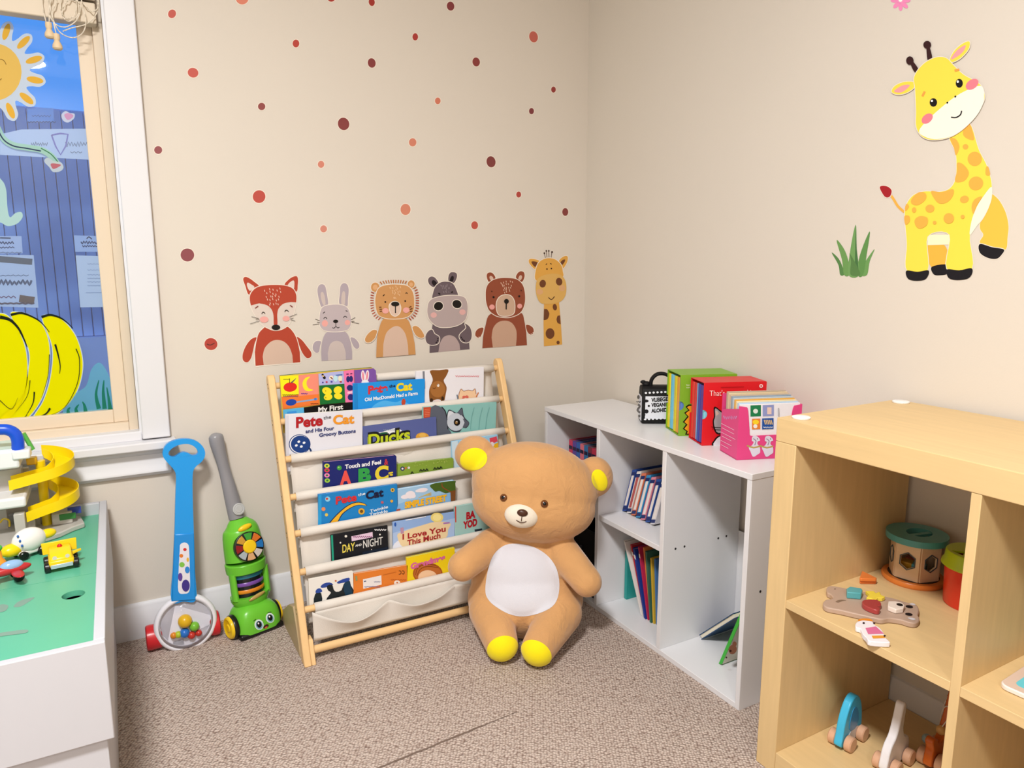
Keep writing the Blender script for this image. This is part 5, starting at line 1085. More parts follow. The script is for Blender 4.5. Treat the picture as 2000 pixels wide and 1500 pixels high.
# button wheel
def vf(x, y, c_, o_): return hit(T5([(x, y)])[0], vp(*c_)+vb*o_, vb)
bn = (vb*.95+V(0, 0, .22)-va*.05).normalized(); bc = vf(741, 806, (706, 840, -.081), 118*kv*.82+.001)
bu = V(0, 0, 1); bu = (bu-bn*bu.dot(bn)).normalized(); br_ = bu.cross(bn); br_ = -br_ if br_.dot(va) < 0 else br_
MB().lathe([(0, -.012), (92*kv, -.012), (92*kv, .0005), (88*kv, .0015), (0, .0015)], bc, bn, 40).build('button_panel', blk, t)
SEG = ['#3f9c3a', '#d2702a', '#1f6fb4', '#c8c0b8', '#d8a878', '#a8b4ba', '#8e1f24', '#c9983a']
for i, h in enumerate(SEG):
    a0 = 90+22-i*45-4; pts = []
    for q in (0, 12, 24, 36): pts.append((86*kv, a0-q))
    for q in (36, 24, 12, 0): pts.append((44*kv, a0-q))
    MB().prism([bc+bn*.001+(br_*math.cos(math.radians(a_))+bu*math.sin(math.radians(a_)))*r_ for r_, a_ in pts], bn*.003).build('button', plas(h), t, bevel=.0006)
MB().lathe([(0, 0), (42*kv, 0), (42*kv, .003), (36*kv, .0055), (0, .0065)], bc+bn*.0005, bn, 32).build('centre_button', yel, t)
p = vf(712, 686, (690, 690, -.068), 100*kv*.82); MB().ellipsoid(p, va*(45*kv)+V(0, 0, 8*kv), V(0, 0, 20*kv), vb*.007, n=20, k=10).build('top_button', yel, t, ang=80)
p = vf(672, 568, (648, 568, -.058), 46*kv*.85+.001)
MB().lathe([(0, 0), (38*kv, 0), (38*kv, .003), (31*kv, .004), (29*kv, .0032), (24*kv, .0032), (22*kv, .0042), (0, .0042)], p, bn, 28).build('emblem_disc', mat('#b9bcbc', rough=.35), t)
p = vf(790, 1122, (748, 1122, -.099), 122*kv*.8); MB().ellipsoid(p, va*(55*kv)+V(0, 0, 14*kv), V(0, 0, 14*kv), vb*.004, n=20, k=8).build('name_badge', plas('#b99a55'), t, ang=80)
# ------------------------------------------------------------------ toy garage on the table
ZG = .4042
Cg = crop(0, 830, .23333)
gry, wpl2, ypl = plas('#bdb8b2'), plas('#e8e8ea'), plas('#f4d40e')
t = thing('toy_garage', 'grey and white toy parking garage with a yellow spiral ramp on the table', 'toy', V(-1.80, -.14, ZG))
pl = [HZ(Cg([p])[0], ZG) for p in ((715, 870), (620, 765))]
fp = [(-1.664, -.150), (-1.690, -.170), (-1.715, -.200), (-1.740, -.215), (-1.83, -.243), (-2.1, -.300), (-2.1, -.070), (-1.70, -.070), (-1.675, -.085)]
MB().prism([V(x, y, ZG) for x, y in fp], V(0, 0, .014)).build('base_plate', gry, t, bevel=.003)
def boxp(name, x0, x1, y0, y1, z0, z1, m, b=.003): return MB().box((x0, y0, z0), (x1, y1, z1)).build(name, m, t, bevel=b)
# kiosk block at the right of the base
boxp('kiosk', -1.735, -1.690, -.140, -.085, ZG+.014, ZG+.045, gry)
boxp('kiosk_sign', -1.718, -1.682, -.142, -.139, ZG+.026, ZG+.042, plas('#3a7a3a'), .001)
boxp('kiosk_banner', -1.700, -1.670, -.128, -.122, ZG+.034, ZG+.052, plas('#3a44a0'), .001)
# columns and decks placed from their outlines
def colm(px, y0px, y1px, Y, w_, d_, m, name='column'):
    a_ = HY(Cg([(px, y0px)])[0], Y); b_ = HY(Cg([(px, y1px)])[0], Y); 
    MB().box((a_.x-w_, Y-d_, max(ZG+.012, b_.z)), (a_.x+w_, Y+d_, a_.z)).build(name, m, t, bevel=.002)
colm(160, 735, 950, -.195, .011, .011, gry); colm(245, 780, 900, -.14, .012, .012, gry); colm(300, 760, 880, -.10, .011, .011, gry)
colm(10, 700, 960, -.09, .012, .012, gry)
def deck(name, x0, x1, ya, yb, zt, zb, m):
    MB().box((x0, ya, zb), (x1, yb, zt)).build(name, m, t, bevel=.006, seg=3)
p1 = HY(Cg([(212, 600)])[0], -.215); p1b = HY(Cg([(200, 690)])[0], -.215)
deck('lower_deck', -2.1, p1.x, -.215, -.075, p1.z, p1b.z, wpl2)
p2 = HY(Cg([(155, 250)])[0], -.20); p2b = HY(Cg([(140, 365)])[0], -.20)
deck('upper_deck', -2.1, p2.x, -.20, -.075, p2.z+.012, p2b.z, wpl2)
deck('upper_deck_floor', -2.1, p2.x-.012, -.192, -.08, p2.z+.014, p2.z+.011, plas('#cfe4e0'))
colm(60, 360, 600, -.12, .030, .02, gry, 'tower'); colm(0, 380, 560, -.09, .06, .008, plas('#cfc4b0'), 'rear_wall')
q = HY(Cg([(95, 250)])[0], -.205); q2 = HY(Cg([(255, 275)])[0], -.205)
MB().box((q.x, -.205, q2.z-.002), (q2.x, -.16, q.z+.008)).build('slide_mount', wpl2, t, bevel=.004)
# blue chute
path = spline([tuple(HY(Cg([p])[0], -.185)) for p in ((-120, 30), (-20, 38), (60, 40), (120, 70), (148, 130), (150, 215))], 6, False)
MB().tube(path, 46*.23333/PXM(depth(V(-1.8, -.18, .55))), 16).build('blue_chute', plas('#1550d0'), t, ang=80)
path = spline([tuple(HY(Cg([p])[0], -.15)) for p in ((195, 70), (230, 130), (275, 205))], 5, False)
MB().tube(path, .009, 12, flat=.6).build('green_slide', plas('#58b24a'), t, ang=60)
q = HY(Cg([(268, 300)])[0], -.13); MB().box((q.x-.012, -.135, q.z-.010), (q.x+.010, -.11, q.z+.008)).build('yellow_bracket', plas('#e2b01a'), t, bevel=.003)
# spiral ramp: two half turns with straight exits
def ramp(cpx, Yc, R_, zs, ze, x_exit_px, exit_y, name):
    c = HY(Cg([cpx])[0], Yc); P = []
    for i in range(25):
        a_ = math.radians(100-190*i/24); f = i/32; P.append((V(c.x+R_*math.cos(a_), Yc+R_*math.sin(a_), zs+(ze-zs)*f), V(math.cos(a_), math.sin(a_), 0)))
    lx = P[-1][0]; xe = HY(Cg([(x_exit_px, exit_y)])[0], lx.y).x
    for i in range(1, 9):
        f = .75+.25*i/8; P.append((V(lx.x+(xe-lx.x)*i/8, lx.y, zs+(ze-zs)*f), V(0, -1, 0)))
    w_, h_, k_ = .023, .025, .0016
    prof = [(-w_, h_), (-w_, 0), (w_, 0), (w_, h_), (w_-k_, h_), (w_-k_, k_), (-w_+k_, k_), (-w_+k_, h_)]
    rows = [[p+d*x+V(0, 0, z) for x, z in prof+[prof[0]]] for p, d in P]
    mb = MB(); mb.grid(rows); n_ = 8
    mb.add(rows[0][:8], [(0, 1, 2, 5, 6, 7), (2, 3, 4, 5)]); mb.add(rows[-1][:8], [(7, 6, 5, 2, 1, 0), (5, 4, 3, 2)])
    return mb.build(name, ypl, t, ang=30), c
z1 = HY(Cg([(430, 330)])[0], -.13)
o, c = ramp((390, 400), -.130, .040, HY(Cg([(340, 262)])[0], -.09).z, HY(Cg([(90, 530)])[0], -.17).z, 85, 500, 'spiral_ramp')
o, c2 = ramp((430, 640), -.130, .040, HY(Cg([(470, 490)])[0], -.09).z-.006, HY(Cg([(235, 790)])[0], -.17).z, 232, 770, 'spiral_ramp')
MB().cyl(V(c.x-.012, -.118, ZG+.014), V(c.x-.012, -.118, HY(Cg([(320, 300)])[0], -.118).z), .011, 20).build('ramp_post', ypl, t)
# yellow loader bit under the deck
P = [HY(Cg([p])[0], -.15) for p in ((0, 820), (30, 785), (75, 800), (80, 850))]; MB().tube(spline([tuple(p) for p in P], 4, False), .0022, 8).build('yellow_lift_arm', plas('#d8b828'), t)

# ------------------------------------------------------------------ toy vehicles
def wheel(par, c, ax, r, w_, name='wheel', m=None):
    c = Vector(c); ax = Vector(ax).normalized()
    MB().lathe([(0, -w_), (r*.8, -w_), (r, -w_*.6), (r, w_*.6), (r*.8, w_), (r*.45, w_), (r*.4, w_*.7), (0, w_*.7)], c, ax, 24).build(name, m or blk, par)
# yellow car with red beacon
cc = HZ(Cg([(525, 1190)])[0], ZG+.012); f = V(.10, -.995, 0).normalized(); r_ = V(.995, .10, 0)
cc = HZ(Cg([(525, 1225)])[0], ZG)-f*.030
t = thing('toy_car', 'yellow toy truck with a red roof light on the green table', 'toy car', cc)
def cp(x, y, z): return cc+r_*x+f*y+V(0, 0, z)
def cbox(name, c, hx_, hy_, hz_, m, b=.003): return MB().obox(cp(*c), r_*hx_, f*hy_, V(0, 0, hz_), ).build(name, m, t, bevel=b)
yl2 = plas('#f0c914')
cbox('chassis', (0, 0, .018), .024, .030, .009, yl2, .004)
prof = [(-.022, .024), (.028, .024), (.028, .030), (.004, .046), (-.018, .046), (-.022, .044)]
MB().prism([cp(-.021, y, z) for y, z in prof], r_*.042).build('cab', yl2, t, bevel=.004)
MB().prism([cp(-.033, -.024, .026), cp(.033, -.024, .026), cp(.034, -.028, .052), cp(-.034, -.028, .052)], -f*.004).build('spoiler', yl2, t, bevel=.001)
cbox('bumper', (0, .0305, .014), .021, .0015, .0045, mat('#b9c4d0', rough=.3, metal=.3), .001)
for s_ in (-1, 1):
    MB().cyl(cp(s_*.012, .024, .0315), cp(s_*.012, .0265, .0325), .0042, 14).build('headlight', mat('#b8b8a8', rough=.3), t)
    for y_ in (.020, -.020): wheel(t, cp(s_*.027, y_, .0115), r_*s_, .0115, .006)
MB().lathe([(.0, 0), (.0052, 0), (.0052, .003), (.003, .006), (0, .0065)], cp(0, -.006, .0455), (0, 0, 1), 16).build('roof_light', plas('#cc2418'), t)
MB().prism([cp(.022, .006, .026), cp(.040, .000, .030), cp(.040, -.006, .030), cp(.022, -.010, .026)], V(0, 0, .003)).build('side_fin', yl2, t)
# white and yellow plump aircraft
pc_ = HZ(Cg([(300, 1120)])[0], ZG); d_ = V(-.78, -.45, 0).normalized(); e_ = V(.45, -.78, 0).normalized()
pc_ = pc_+V(-.012, .03, 0)
t = thing('toy_aircraft', 'plump white and yellow toy aircraft behind the yellow truck', 'toy', pc_)
MB().ellipsoid(pc_+V(0, 0, .038), d_*.036, e_*.024, V(0, 0, .029), n=28, k=18).build('fuselage', plas('#eceae6'), t, ang=80)
MB().ellipsoid(pc_+d_*.038+V(0, 0, .026), d_*.024, e_*.017, V(0, 0, .015), n=24, k=14).build('nose', ypl, t, ang=80)
MB().ellipsoid(pc_-d_*.040+V(0, 0, .040), d_*.020, e_*.013, V(0, 0, .011), n=24, k=14).build('tail', ypl, t, ang=80)
MB().obox(pc_+V(0, 0, .014), d_*.030, e_*.016, V(0, 0, .006)).build('undercarriage', plas('#e0deda'), t, bevel=.004)
for s_ in (-1, 1):
    for y_ in (.022, -.018): wheel(t, pc_+d_*y_+e_*(s_*.018)+V(0, 0, .010), e_*s_, .010, .005)
for i in range(3):
    q = pc_+d_*(.027-.009*i*.6)+e_*.012+V(0, 0, .058-.011*i)+e_*(.004*i)+d_*(.004*i); MB().ellipsoid(q, d_*.0025, e_*.0025, V(0, 0, .0035), n=12, k=8).build('side_window', plas('#3a6cb8'), t)
# red plane with silver-blue cabin
rc_ = HZ(Cg([(150, 1330)])[0], ZG)+V(-.018, .022, 0); d_ = V(-.93, -.30, 0).normalized(); e_ = V(.30, -.93, 0).normalized(); d_ = -d_
t = thing('toy_plane', 'red toy plane with a shiny blue cabin at the left of the table', 'toy', rc_)
redp = plas('#b92b2f')
MB().ellipsoid(rc_+V(0, 0, .026), d_*.044, e_*.013, V(0, 0, .011), n=24, k=14).build('fuselage', redp, t, ang=80)
MB().ellipsoid(rc_+d_*.008+V(0, 0, .034), d_*.022, e_*.012, V(0, 0, .012), n=24, k=14).build('cabin', mat('#8fb4dc', rough=.15, spec=.6), t, ang=80)
for s_ in (-1, 1):
    MB().ellipsoid(rc_+e_*(s_*.030)+d_*.012+V(0, 0, .024), d_*.011, e_*.026, V(0, 0, .0035), n=20, k=10).build('wing', redp, t, ang=80)
    wheel(t, rc_+e_*(s_*.014)+d_*.016+V(0, 0, .010), e_*s_, .010, .005)
MB().ellipsoid(rc_-d_*.030+V(0, 0, .024), d_*.012, e_*.024, V(0, 0, .003), n=20, k=10).build('tailplane', plas('#8a9ab4'), t, ang=80)
wheel(t, rc_-d_*.026+V(0, 0, .008), e_, .008, .004)
# orange carrot-like figure at the picture edge
fc = HZ(Cg([(10, 1235)])[0], ZG)
t = thing('toy_figure', 'small orange toy figure with a green top at the left picture edge on the table', 'toy', fc)
MB().lathe([(0, 0), (.014, 0), (.016, .004), (.016, .008), (.013, .012)], fc, (0, 0, 1), 24).build('base', blk, t)
MB().lathe([(0, .010), (.013, .010), (.014, .018), (.010, .028), (.006, .034), (.005, .050), (.0, .052)], fc, (0, 0, 1), 24).build('body', plas('#ee9a2c'), t, ang=60)
MB().ellipsoid(fc+V(0, 0, .057), V(.008, 0, 0), V(0, .008, 0), V(0, 0, .007), n=20, k=12).build('top_knob', plas('#4cb848'), t, ang=80)

# ------------------------------------------------------------------ things on the white bookcase
def loc_axes(fl, fr, z):      # two bottom corners of the spine side (far, near)
    a_, b_ = Vector(fl), Vector(fr); e1 = (b_-a_); th_ = e1.length; e1 = e1.normalized(); e2 = V(-e1.y, e1.x, 0); 
    if e2.x < 0: e2 = -e2
    return a_, b_, e1, e2, th_
C6 = crop(1220, 700, .18)
def box_set(label, far, near, h, L, col, spines, art, notch=True):
    z0 = HW+.0005; a_, b_, e1, e2, T_ = loc_axes((far[0], far[1], z0), (near[0], near[1], z0), z0)
    U = V(0, 0, 1); t = thing('boxed_book_set', label, 'book set', b_+e2*(L/2)-e1*(T_/2)); m_ = paper(col); w_ = .002
    # front (near) panel with a thumb notch on its open edge
    pts = [b_+U*0]; nz = h*.50; rn = h*.075
    loop = [b_]+[b_+U*(nz)+V(0, 0, 0)+(e2*math.sin(q)-U*math.cos(q))*rn for q in [math.pi*i/10 for i in range(11)]]+[b_+U*h, b_+e2*L+U*h, b_+e2*L]
    if not notch: loop = [b_, b_+U*h, b_+e2*L+U*h, b_+e2*L]
    MB().prism(loop, -e1*w_).build('front_panel', m_, t)
    q = [p-e1*(T_-w_) for p in loop]; MB().prism(q, -e1*w_).build('rear_panel', m_, t)
    MB().prism([b_+U*h, b_+e2*L+U*h, a_+e2*L+U*h, a_+U*h], U*.0015).build('lid', m_, t)
    MB().prism([b_+e2*L, b_+e2*L+U*h, a_+e2*L+U*h, a_+e2*L], e2*.0015).build('end_panel', m_, t)
    MB().prism([b_+U*.001-e1*w_, b_+e2*L+U*.001-e1*w_, a_+e2*L+U*.001+e1*w_, a_+U*.001+e1*w_], U*.001).build('base_panel', m_, t)
    n = len(spines); bw = (T_-2*w_-.002)/n
    for i, c_ in enumerate(spines):
        cen = a_+e1*(w_+.001+bw*(i+.5)); dd = .001+.003*((i*7) % 3)/2
        MB().obox(cen+e2*(L*.48+dd)+U*(h*.485), e2*(L*.47), e1*(bw*.47), U*(h*.465)).build('board_book', paper(c_), t, bevel=.0012)
    if art:
        ar = Art(b_+e1*.0001, e1, 1, .0002, C6); art(ar); ar.build('panel_print', t)['kind'] = 'stuff'
    # white stripe across the spines near the bottom
    return t
def artg(a):
    zz = [(690, 500), (660, 525), (690, 560), (645, 590), (680, 630), (630, 690), (665, 715), (630, 765), (670, 790), (655, 828), (760, 830), (760, 500)]
    a.poly(zz, '#17140f'); a.poly([(700, 515), (676, 530), (705, 562), (662, 595), (695, 632), (648, 690), (682, 718), (648, 762), (685, 790), (675, 815), (760, 818), (760, 515)], '#efa126'); a.line(scr(670, 705, 290, 8, 5), 1.4, '#d6e2b4'); a.line(scr(670, 705, 315, 8, 5), 1.2, '#d6e2b4')
box_set('lime green slipcase of board books behind the red one on the white bookcase', (-.158, -.651), (-.200, -.752), .172, .162, '#7fae2e', ['#e6d41e', '#6fc0dc', '#86cce4', '#d8cc2a', '#e0a040', '#5a7fc6'], artg)
def artr(a):
    a.poly([(965, 540), (990, 525), (1050, 570), (1140, 600), (1140, 800), (1010, 825), (965, 760), (955, 680), (968, 630)], '#17120f', 3); a.poly([(978, 556), (996, 545), (1050, 588), (1130, 615), (1130, 780), (1015, 808), (978, 750), (968, 680), (982, 632)], '#9d9da0', 3); a.poly([(985, 570), (1000, 565), (1025, 600), (990, 625)], '#c9b4a4')
    for y_ in (748, 772): a.line([(968, y_), (1050, y_+4)], 1.4, '#17120f')
    a.poly([(945, 945), (965, 890), (1010, 840), (1100, 830), (1100, 945)], '#17120f', 2); a.poly([(962, 945), (980, 895), (1020, 852), (1095, 842), (1095, 945)], '#dcdce2', 2)
    a.line([(940, 740), (975, 752)], .8, '#17120f'); a.line([(945, 765), (975, 762)], .8, '#17120f'); a.ell(1477, 298, 20, 20, '#f0d8d4'); a.ell(1477, 298, 9, 9, '#cc1f24'); a.line([(1040, 312), (1290, 305)], .9, '#9c1218')
    a.text("That's not my kitten", (918, 405), (1480, 392), 10.5, '#f0d2cc', .0)
box_set('red slipcase of board books with a grey cat and a title on the white bookcase', (-.187, -.779), (-.2205, -.8635), .168, .172, '#d61f26', ['#d8403a', '#c83c40', '#7fb4e0', '#3f4aa0', '#5a3f90', '#7fcfe0'], artr)
# pink open card box
z0 = HW+.0005; a_, b_, e1, e2, T_ = loc_axes((-.213, -.922, z0), (-.246, -1.010, z0), z0); U = V(0, 0, 1); Lp = .165; pk = paper('#dc4683')
t = thing('pink_card_box', 'hot pink open box of picture cards with two animal stickers on the white bookcase', 'card box', b_+e2*(Lp/2)-e1*(T_/2))
fl = spline([tuple((b_+e2*x+U*z)) for x, z in ((.020, .132), (.024, .122), (.030, .075), (.034, .060), (.060, .060), (.105, .060), (.131, .060), (.135, .075), (.141, .122), (.145, .132))], 3, False)
MB().prism([b_, b_+U*.135]+[Vector(p) for p in fl]+[b_+e2*Lp+U*.135, b_+e2*Lp], -e1*.002).build('front_panel', pk, t)
MB().prism([a_, a_+U*.150, a_+e2*Lp+U*.150, a_+e2*Lp], e1*.002).build('rear_panel', pk, t)
MB().prism([b_-e1*.002, b_-e1*.002+U*.128, a_+e1*.002+U*.110, a_+e1*.002], e2*.002).build('side_panel', pk, t)
MB().prism([b_-e1*.002+e2*Lp, b_-e1*.002+e2*Lp+U*.135, a_+e1*.002+e2*Lp+U*.145, a_+e1*.002+e2*Lp], -e2*.002).build('side_panel', pk, t)
MB().prism([b_-e1*.002+U*.0005, b_-e1*.002+e2*Lp+U*.0005, a_+e1*.002+e2*Lp+U*.0005, a_+e1*.002+U*.0005], U*.0015).build('base_panel', pk, t)
cards = ['#e8e6ec', '#b8d0e6', '#e9d9b0', '#dfa84a', '#b9c8d4', '#8fa0b0', '#c9b49a', '#d8c4a0', '#b8a894']
for i, c_ in enumerate(cards):
    hh = .136+.0024*i; MB().obox(b_-e1*(.006+.0088*i)+e2*(Lp/2)+U*(.002+hh/2), e2*(Lp/2-.004), e1*.0036, U*(hh/2)).build('picture_card', paper(c_), t, bevel=.0006)
ar = Art(b_-e1*.0023, e1, 1, .0002, C6)
ar.rect(1365, 510, 1478, 632, '#1f7a4c', -.04); ar.ell(1420, 572, 26, 26, '#d8e2dc'); ar.rect(1497, 507, 1618, 628, '#8c96c8', -.04); ar.rect(1545, 530, 1592, 605, '#e2c6bc'); ar.rect(1380, 655, 1470, 770, '#e08038', -.04); ar.ell(1420, 690, 34, 26, '#f0d030'); ar.ell(1415, 735, 22, 22, '#ece8e0'); ar.rect(1488, 650, 1612, 768, '#1f4f9c', -.04)
for i in range(5): ar.line([(1510+i*18, 665), (1525+i*18, 715)], 2, '#d8b880')
ar.line(scr(1500, 1600, 745, 8, 10), 1.4, '#d8e0ec'); ar.line(scr(1660, 1662, 575, 4, 3), 1, '#999999'); ar.line([(1662, 535), (1664, 620)], 3, '#b4b4ba'); ar.build('card_print', t)['kind'] = 'stuff'
ar = Art(b_+e1*.0001, e1, 1, .0002, C6)
for dx in (0, 140):
    ar.poly([(1385+dx, 850), (1420+dx, 838), (1455+dx, 860), (1470+dx, 890), (1445+dx, 900), (1440+dx, 930), (1465+dx, 955), (1470+dx, 1020), (1445+dx, 1040), (1410+dx, 1065), (1385+dx, 1060), (1365+dx, 1010), (1345+dx, 965), (1380+dx, 945), (1400+dx, 905), (1380+dx, 895)], '#d6d2e0', 2)
    ar.line([(1325+dx, 945), (1400+dx, 968), (1470+dx, 950)], 3, '#b39a58', 2); ar.line([(1395+dx, 870), (1425+dx, 895), (1410+dx, 940)], 1.6, '#8a8496', 2); ar.ell(1440+dx, 872, 5, 5, '#2a2430')
ar.build('animal_stickers', t)['kind'] = 'stuff'
ar = Art(b_-e2*.0001, -e2, 1, .0002, C6)
ar.line(scr(1075, 1215, 640, 22, 14), 1.6, '#c8a8dc')
for i, (x0_, x1_) in enumerate(((1050, 1190), (1055, 1190), (1045, 1205), (1060, 1160), (1048, 1165), (1050, 1130))): ar.line([(x0_, 705+i*46), (x1_, 705+i*46+(x1_-x0_)*.52)], 1.1, '#f0b8d0')
ar.build('side_print', t)['kind'] = 'stuff'
# black and white lunch bag
fa, na = HZ((1240, 827), HW), HZ((1258, 830), HW); e2 = V(.85, -.52, 0).normalized(); e1 = V(-.52, -.85, 0).normalized(); na = na+V(.0, .012, 0)
Lb, Tb, hb_ = .118, .078, .112
t = thing('lunch_bag', 'small black and white lettered lunch bag beside the green slipcase', 'bag', na+e2*(Lb/2)-e1*(Tb/2))
bk = mat('#111113', rough=.6, spec=.3)
c0 = na+e2*(Lb/2)-e1*(Tb/2)+U*.0005
prof = [(-Tb/2, .006), (-Tb/2+.006, 0), (Tb/2-.006, 0), (Tb/2, .006), (Tb/2, hb_*.72), (Tb/2-.010, hb_*.95), (Tb/2-.022, hb_), (-Tb/2+.022, hb_), (-Tb/2+.010, hb_*.95), (-Tb/2, hb_*.72)]
MB().prism([c0-e2*(Lb/2)+e1*y+U*z for y, z in prof], e2*Lb).build('body', bk, t, bevel=.006, seg=3)
wb_ = paper('#dfe2ec')
MB().obox(c0+e1*(Tb/2+.0006)+U*(hb_*.455), e2*(Lb*.42), e1*.0006, U*(hb_*.305)).build('front_label', wb_, t)
MB().obox(c0-e2*(Lb/2+.0006)+U*(hb_*.40), e1*(Tb*.38), e2*.0006, U*(hb_*.33)).build('side_label', wb_, t)
ar = Art(c0-e2*(Lb/2+.0012), -e2, 1, .0002, C6)
ar.line([(145, 500), (165, 520), (140, 560), (168, 590)], 4, '#15151a', 3); ar.ell(150, 420, 14, 22, '#15151a'); ar.ell(160, 625, 12, 16, '#15151a'); ar.line(scr(130, 175, 470, 8, 4), 2, '#15151a'); ar.build('side_pattern', t)['kind'] = 'stuff'
ar = Art(c0+e1*(Tb/2+.0013), e1, 1, .0002, C6)
ar.text('VLIBEGE', (288, 472), (470, 460), 7.5, '#15151a', .05); ar.text('VEGANIE', (288, 525), (470, 518), 7.0, '#15151a', .05); ar.text('ALOHID', (288, 588), (460, 575), 7.0, '#15151a', .05); ar.build('lettering', t)
ar = Art(c0+e1*(Tb/2+.0013), e1, 1, .0002, C6)
ar.ell(232, 462, 28, 16, '#15151a'); ar.ell(262, 515, 12, 12, '#15151a'); ar.ell(235, 575, 24, 22, '#15151a'); ar.ell(215, 612, 10, 10, '#15151a')
ar.mfun = paper
for i in range(6): ar.ell(230+i*42, 374-i*2, 13, 11, '#e4e6ee')
for i in range(6): ar.ell(222+i*42, 660-i*2, 14, 9, '#e4e6ee')
ar.build('pattern', t)['kind'] = 'stuff'
hp_ = [c0+e2*x+U*z+e1*.006 for x, z in ((-.030, hb_-.004), (-.028, hb_+.018), (-.014, hb_+.034), (.006, hb_+.037), (.026, hb_+.028), (.034, hb_+.010), (.034, hb_-.004))]
MB().tube(spline([tuple(p) for p in hp_], 5, False), .0055, 10, flat=2.0, up=e1).build('handle', bk, t, ang=60)
MB().ellipsoid(c0-e2*.042+U*(hb_+.004), e2*.013, e1*.012, U*.009, n=14, k=8).build('bow', bk, t); MB().ellipsoid(c0-e2*.052+U*(hb_+.010), e2*.009, e1*.008, U*.006, n=14, k=8).build('bow', bk, t)

# ------------------------------------------------------------------ books in the bookcase
def shelf_book(label, bot, lean, thk, h, dep, cov, group, band=None, pagec='#c9c2bb', stripe=None, name='storybook'):
    """bot: front bottom corner on the +Y side; spine faces -X; lean (radians) tips the top towards -Y"""
    yv = V(0, -math.cos(lean), math.sin(lean)); uv = V(0, -math.sin(lean), math.cos(lean)); bot = Vector(bot); xv = V(1, 0, 0)
    if lean > 0: bot = bot
    t = thing(name, label, 'book', bot+yv*thk/2+xv*dep/2, group)
    cen = bot+yv*(thk/2)+uv*(h/2)+xv*(dep/2)
    MB().obox(cen-xv*(dep/2-.0008), xv*.0008, yv*(thk/2), uv*(h/2)).build('spine', paper(cov), t, bevel=.0004)
    for s_ in (-1, 1): MB().obox(cen+yv*(s_*(thk/2-.0007))+xv*.0008, xv*(dep/2-.0008), yv*.0007, uv*(h/2)).build('cover', paper(cov), t)
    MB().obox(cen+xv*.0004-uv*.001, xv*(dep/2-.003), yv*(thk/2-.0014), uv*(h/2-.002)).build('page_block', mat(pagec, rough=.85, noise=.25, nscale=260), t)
    if band:
        for f, c_ in band: MB().obox(cen-xv*(dep/2+.0003)+uv*(h*(f-.5)), xv*.0003, yv*(thk*.46), uv*.006).build('spine_band', paper(c_), t)
    if stripe: MB().obox(cen-xv*(dep/2+.0002), xv*.0002, yv*(thk*.28), uv*(h*.36)).build('spine_title', paper(stripe), t)
y0 = -.268
for i, (c_, nm) in enumerate((('#c83a5c', 'crimson'), ('#5e4796', 'violet'), ('#3b63ac', 'blue'), ('#d7707f', 'rose pink'), ('#3470a4', 'steel blue'), ('#7a3444', 'wine'), ('#b8344e', 'red'))):
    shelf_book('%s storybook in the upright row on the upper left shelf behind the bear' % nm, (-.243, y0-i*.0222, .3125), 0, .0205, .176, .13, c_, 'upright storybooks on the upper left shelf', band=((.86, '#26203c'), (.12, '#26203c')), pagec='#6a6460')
names = (('#2a4a96', 'navy'), ('#e2ddda', 'white'), ('#d8785a', 'coral'), ('#3a94cc', 'sky blue'), ('#dd8a9e', 'pink'), ('#2d539c', 'royal blue'), ('#d8d6dc', 'pale grey'))
for i, (c_, nm) in enumerate(names):
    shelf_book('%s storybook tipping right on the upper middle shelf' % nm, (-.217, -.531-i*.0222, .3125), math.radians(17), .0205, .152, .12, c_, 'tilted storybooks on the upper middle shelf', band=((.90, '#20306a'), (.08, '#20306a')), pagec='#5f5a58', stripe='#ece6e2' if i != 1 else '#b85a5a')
low = (('#2f9a94', 'teal', -.528, 0, .012, .16), ('#e4dfda', 'white', -.642, -24, .009, .225), ('#c02a34', 'red', -.652, -20, .0075, .215), ('#22398a', 'dark blue', -.662, -17, .009, .21), ('#b82a50', 'magenta', -.673, -14, .006, .218), ('#e08244', 'orange', -.681, -11, .006, .22), ('#3f6a58', 'dark green', -.689, -8, .007, .215), ('#d8b23a', 'mustard', -.699, -6, .006, .20), ('#4a7ab4', 'grey blue', -.708, -5, .007, .20))
for i, (c_, nm, y_, l_, tk, hh) in enumerate(low):
    sh = 0 if i else .03
    shelf_book('%s thin book %s on the lower middle shelf' % (nm, 'standing upright at the left' if i == 0 else 'leaning left'), (-.228+sh+.004*(i % 3), y_, .0155+(math.sin(math.radians(-l_))*tk if l_ < 0 else 0)), math.radians(l_), tk, hh, .16, c_, 'thin books on the lower middle shelf', band=((.88, '#e8e2dc'),) if i in (2, 3, 4) else None, name='thin_book')
# two books slumped in the right compartment
A0 = V(-.165, -.840, .0155); B0 = HX((1434, 1209), -.165); dv = (B0-A0).normalized(); nn = V(1, 0, 0).cross(dv); nn = nn if nn.z > 0 else -nn
t = thing('slumped_book', 'dark blue hardback propped at a slant in the right compartment of the white bookcase', 'book', A0+dv*.06)
Lq = (B0-A0).length*1.02; cq = A0+dv*(Lq/2)+V(.065, 0, 0)
MB().obox(cq+nn*.001, V(.065, 0, 0), dv*(Lq/2), nn*.001).build('cover', paper('#14406a'), t); MB().obox(cq+nn*.007, V(.062, 0, 0), dv*(Lq/2-.002), nn*.005).build('page_block', mat('#e0d8c4', rough=.85), t); MB().obox(cq+nn*.013, V(.065, 0, 0), dv*(Lq/2), nn*.001).build('cover', paper('#14406a'), t)
A1 = V(-.212, -.955, .0155); lean = math.atan2(.067, .184)
yv = V(0, -math.cos(lean), math.sin(lean)); uv = V(0, -math.sin(lean), math.cos(lean)); hb2 = .198
t = thing('leaning_book', 'bright green edged picture book leaning on the right side of the white bookcase', 'book', A1)
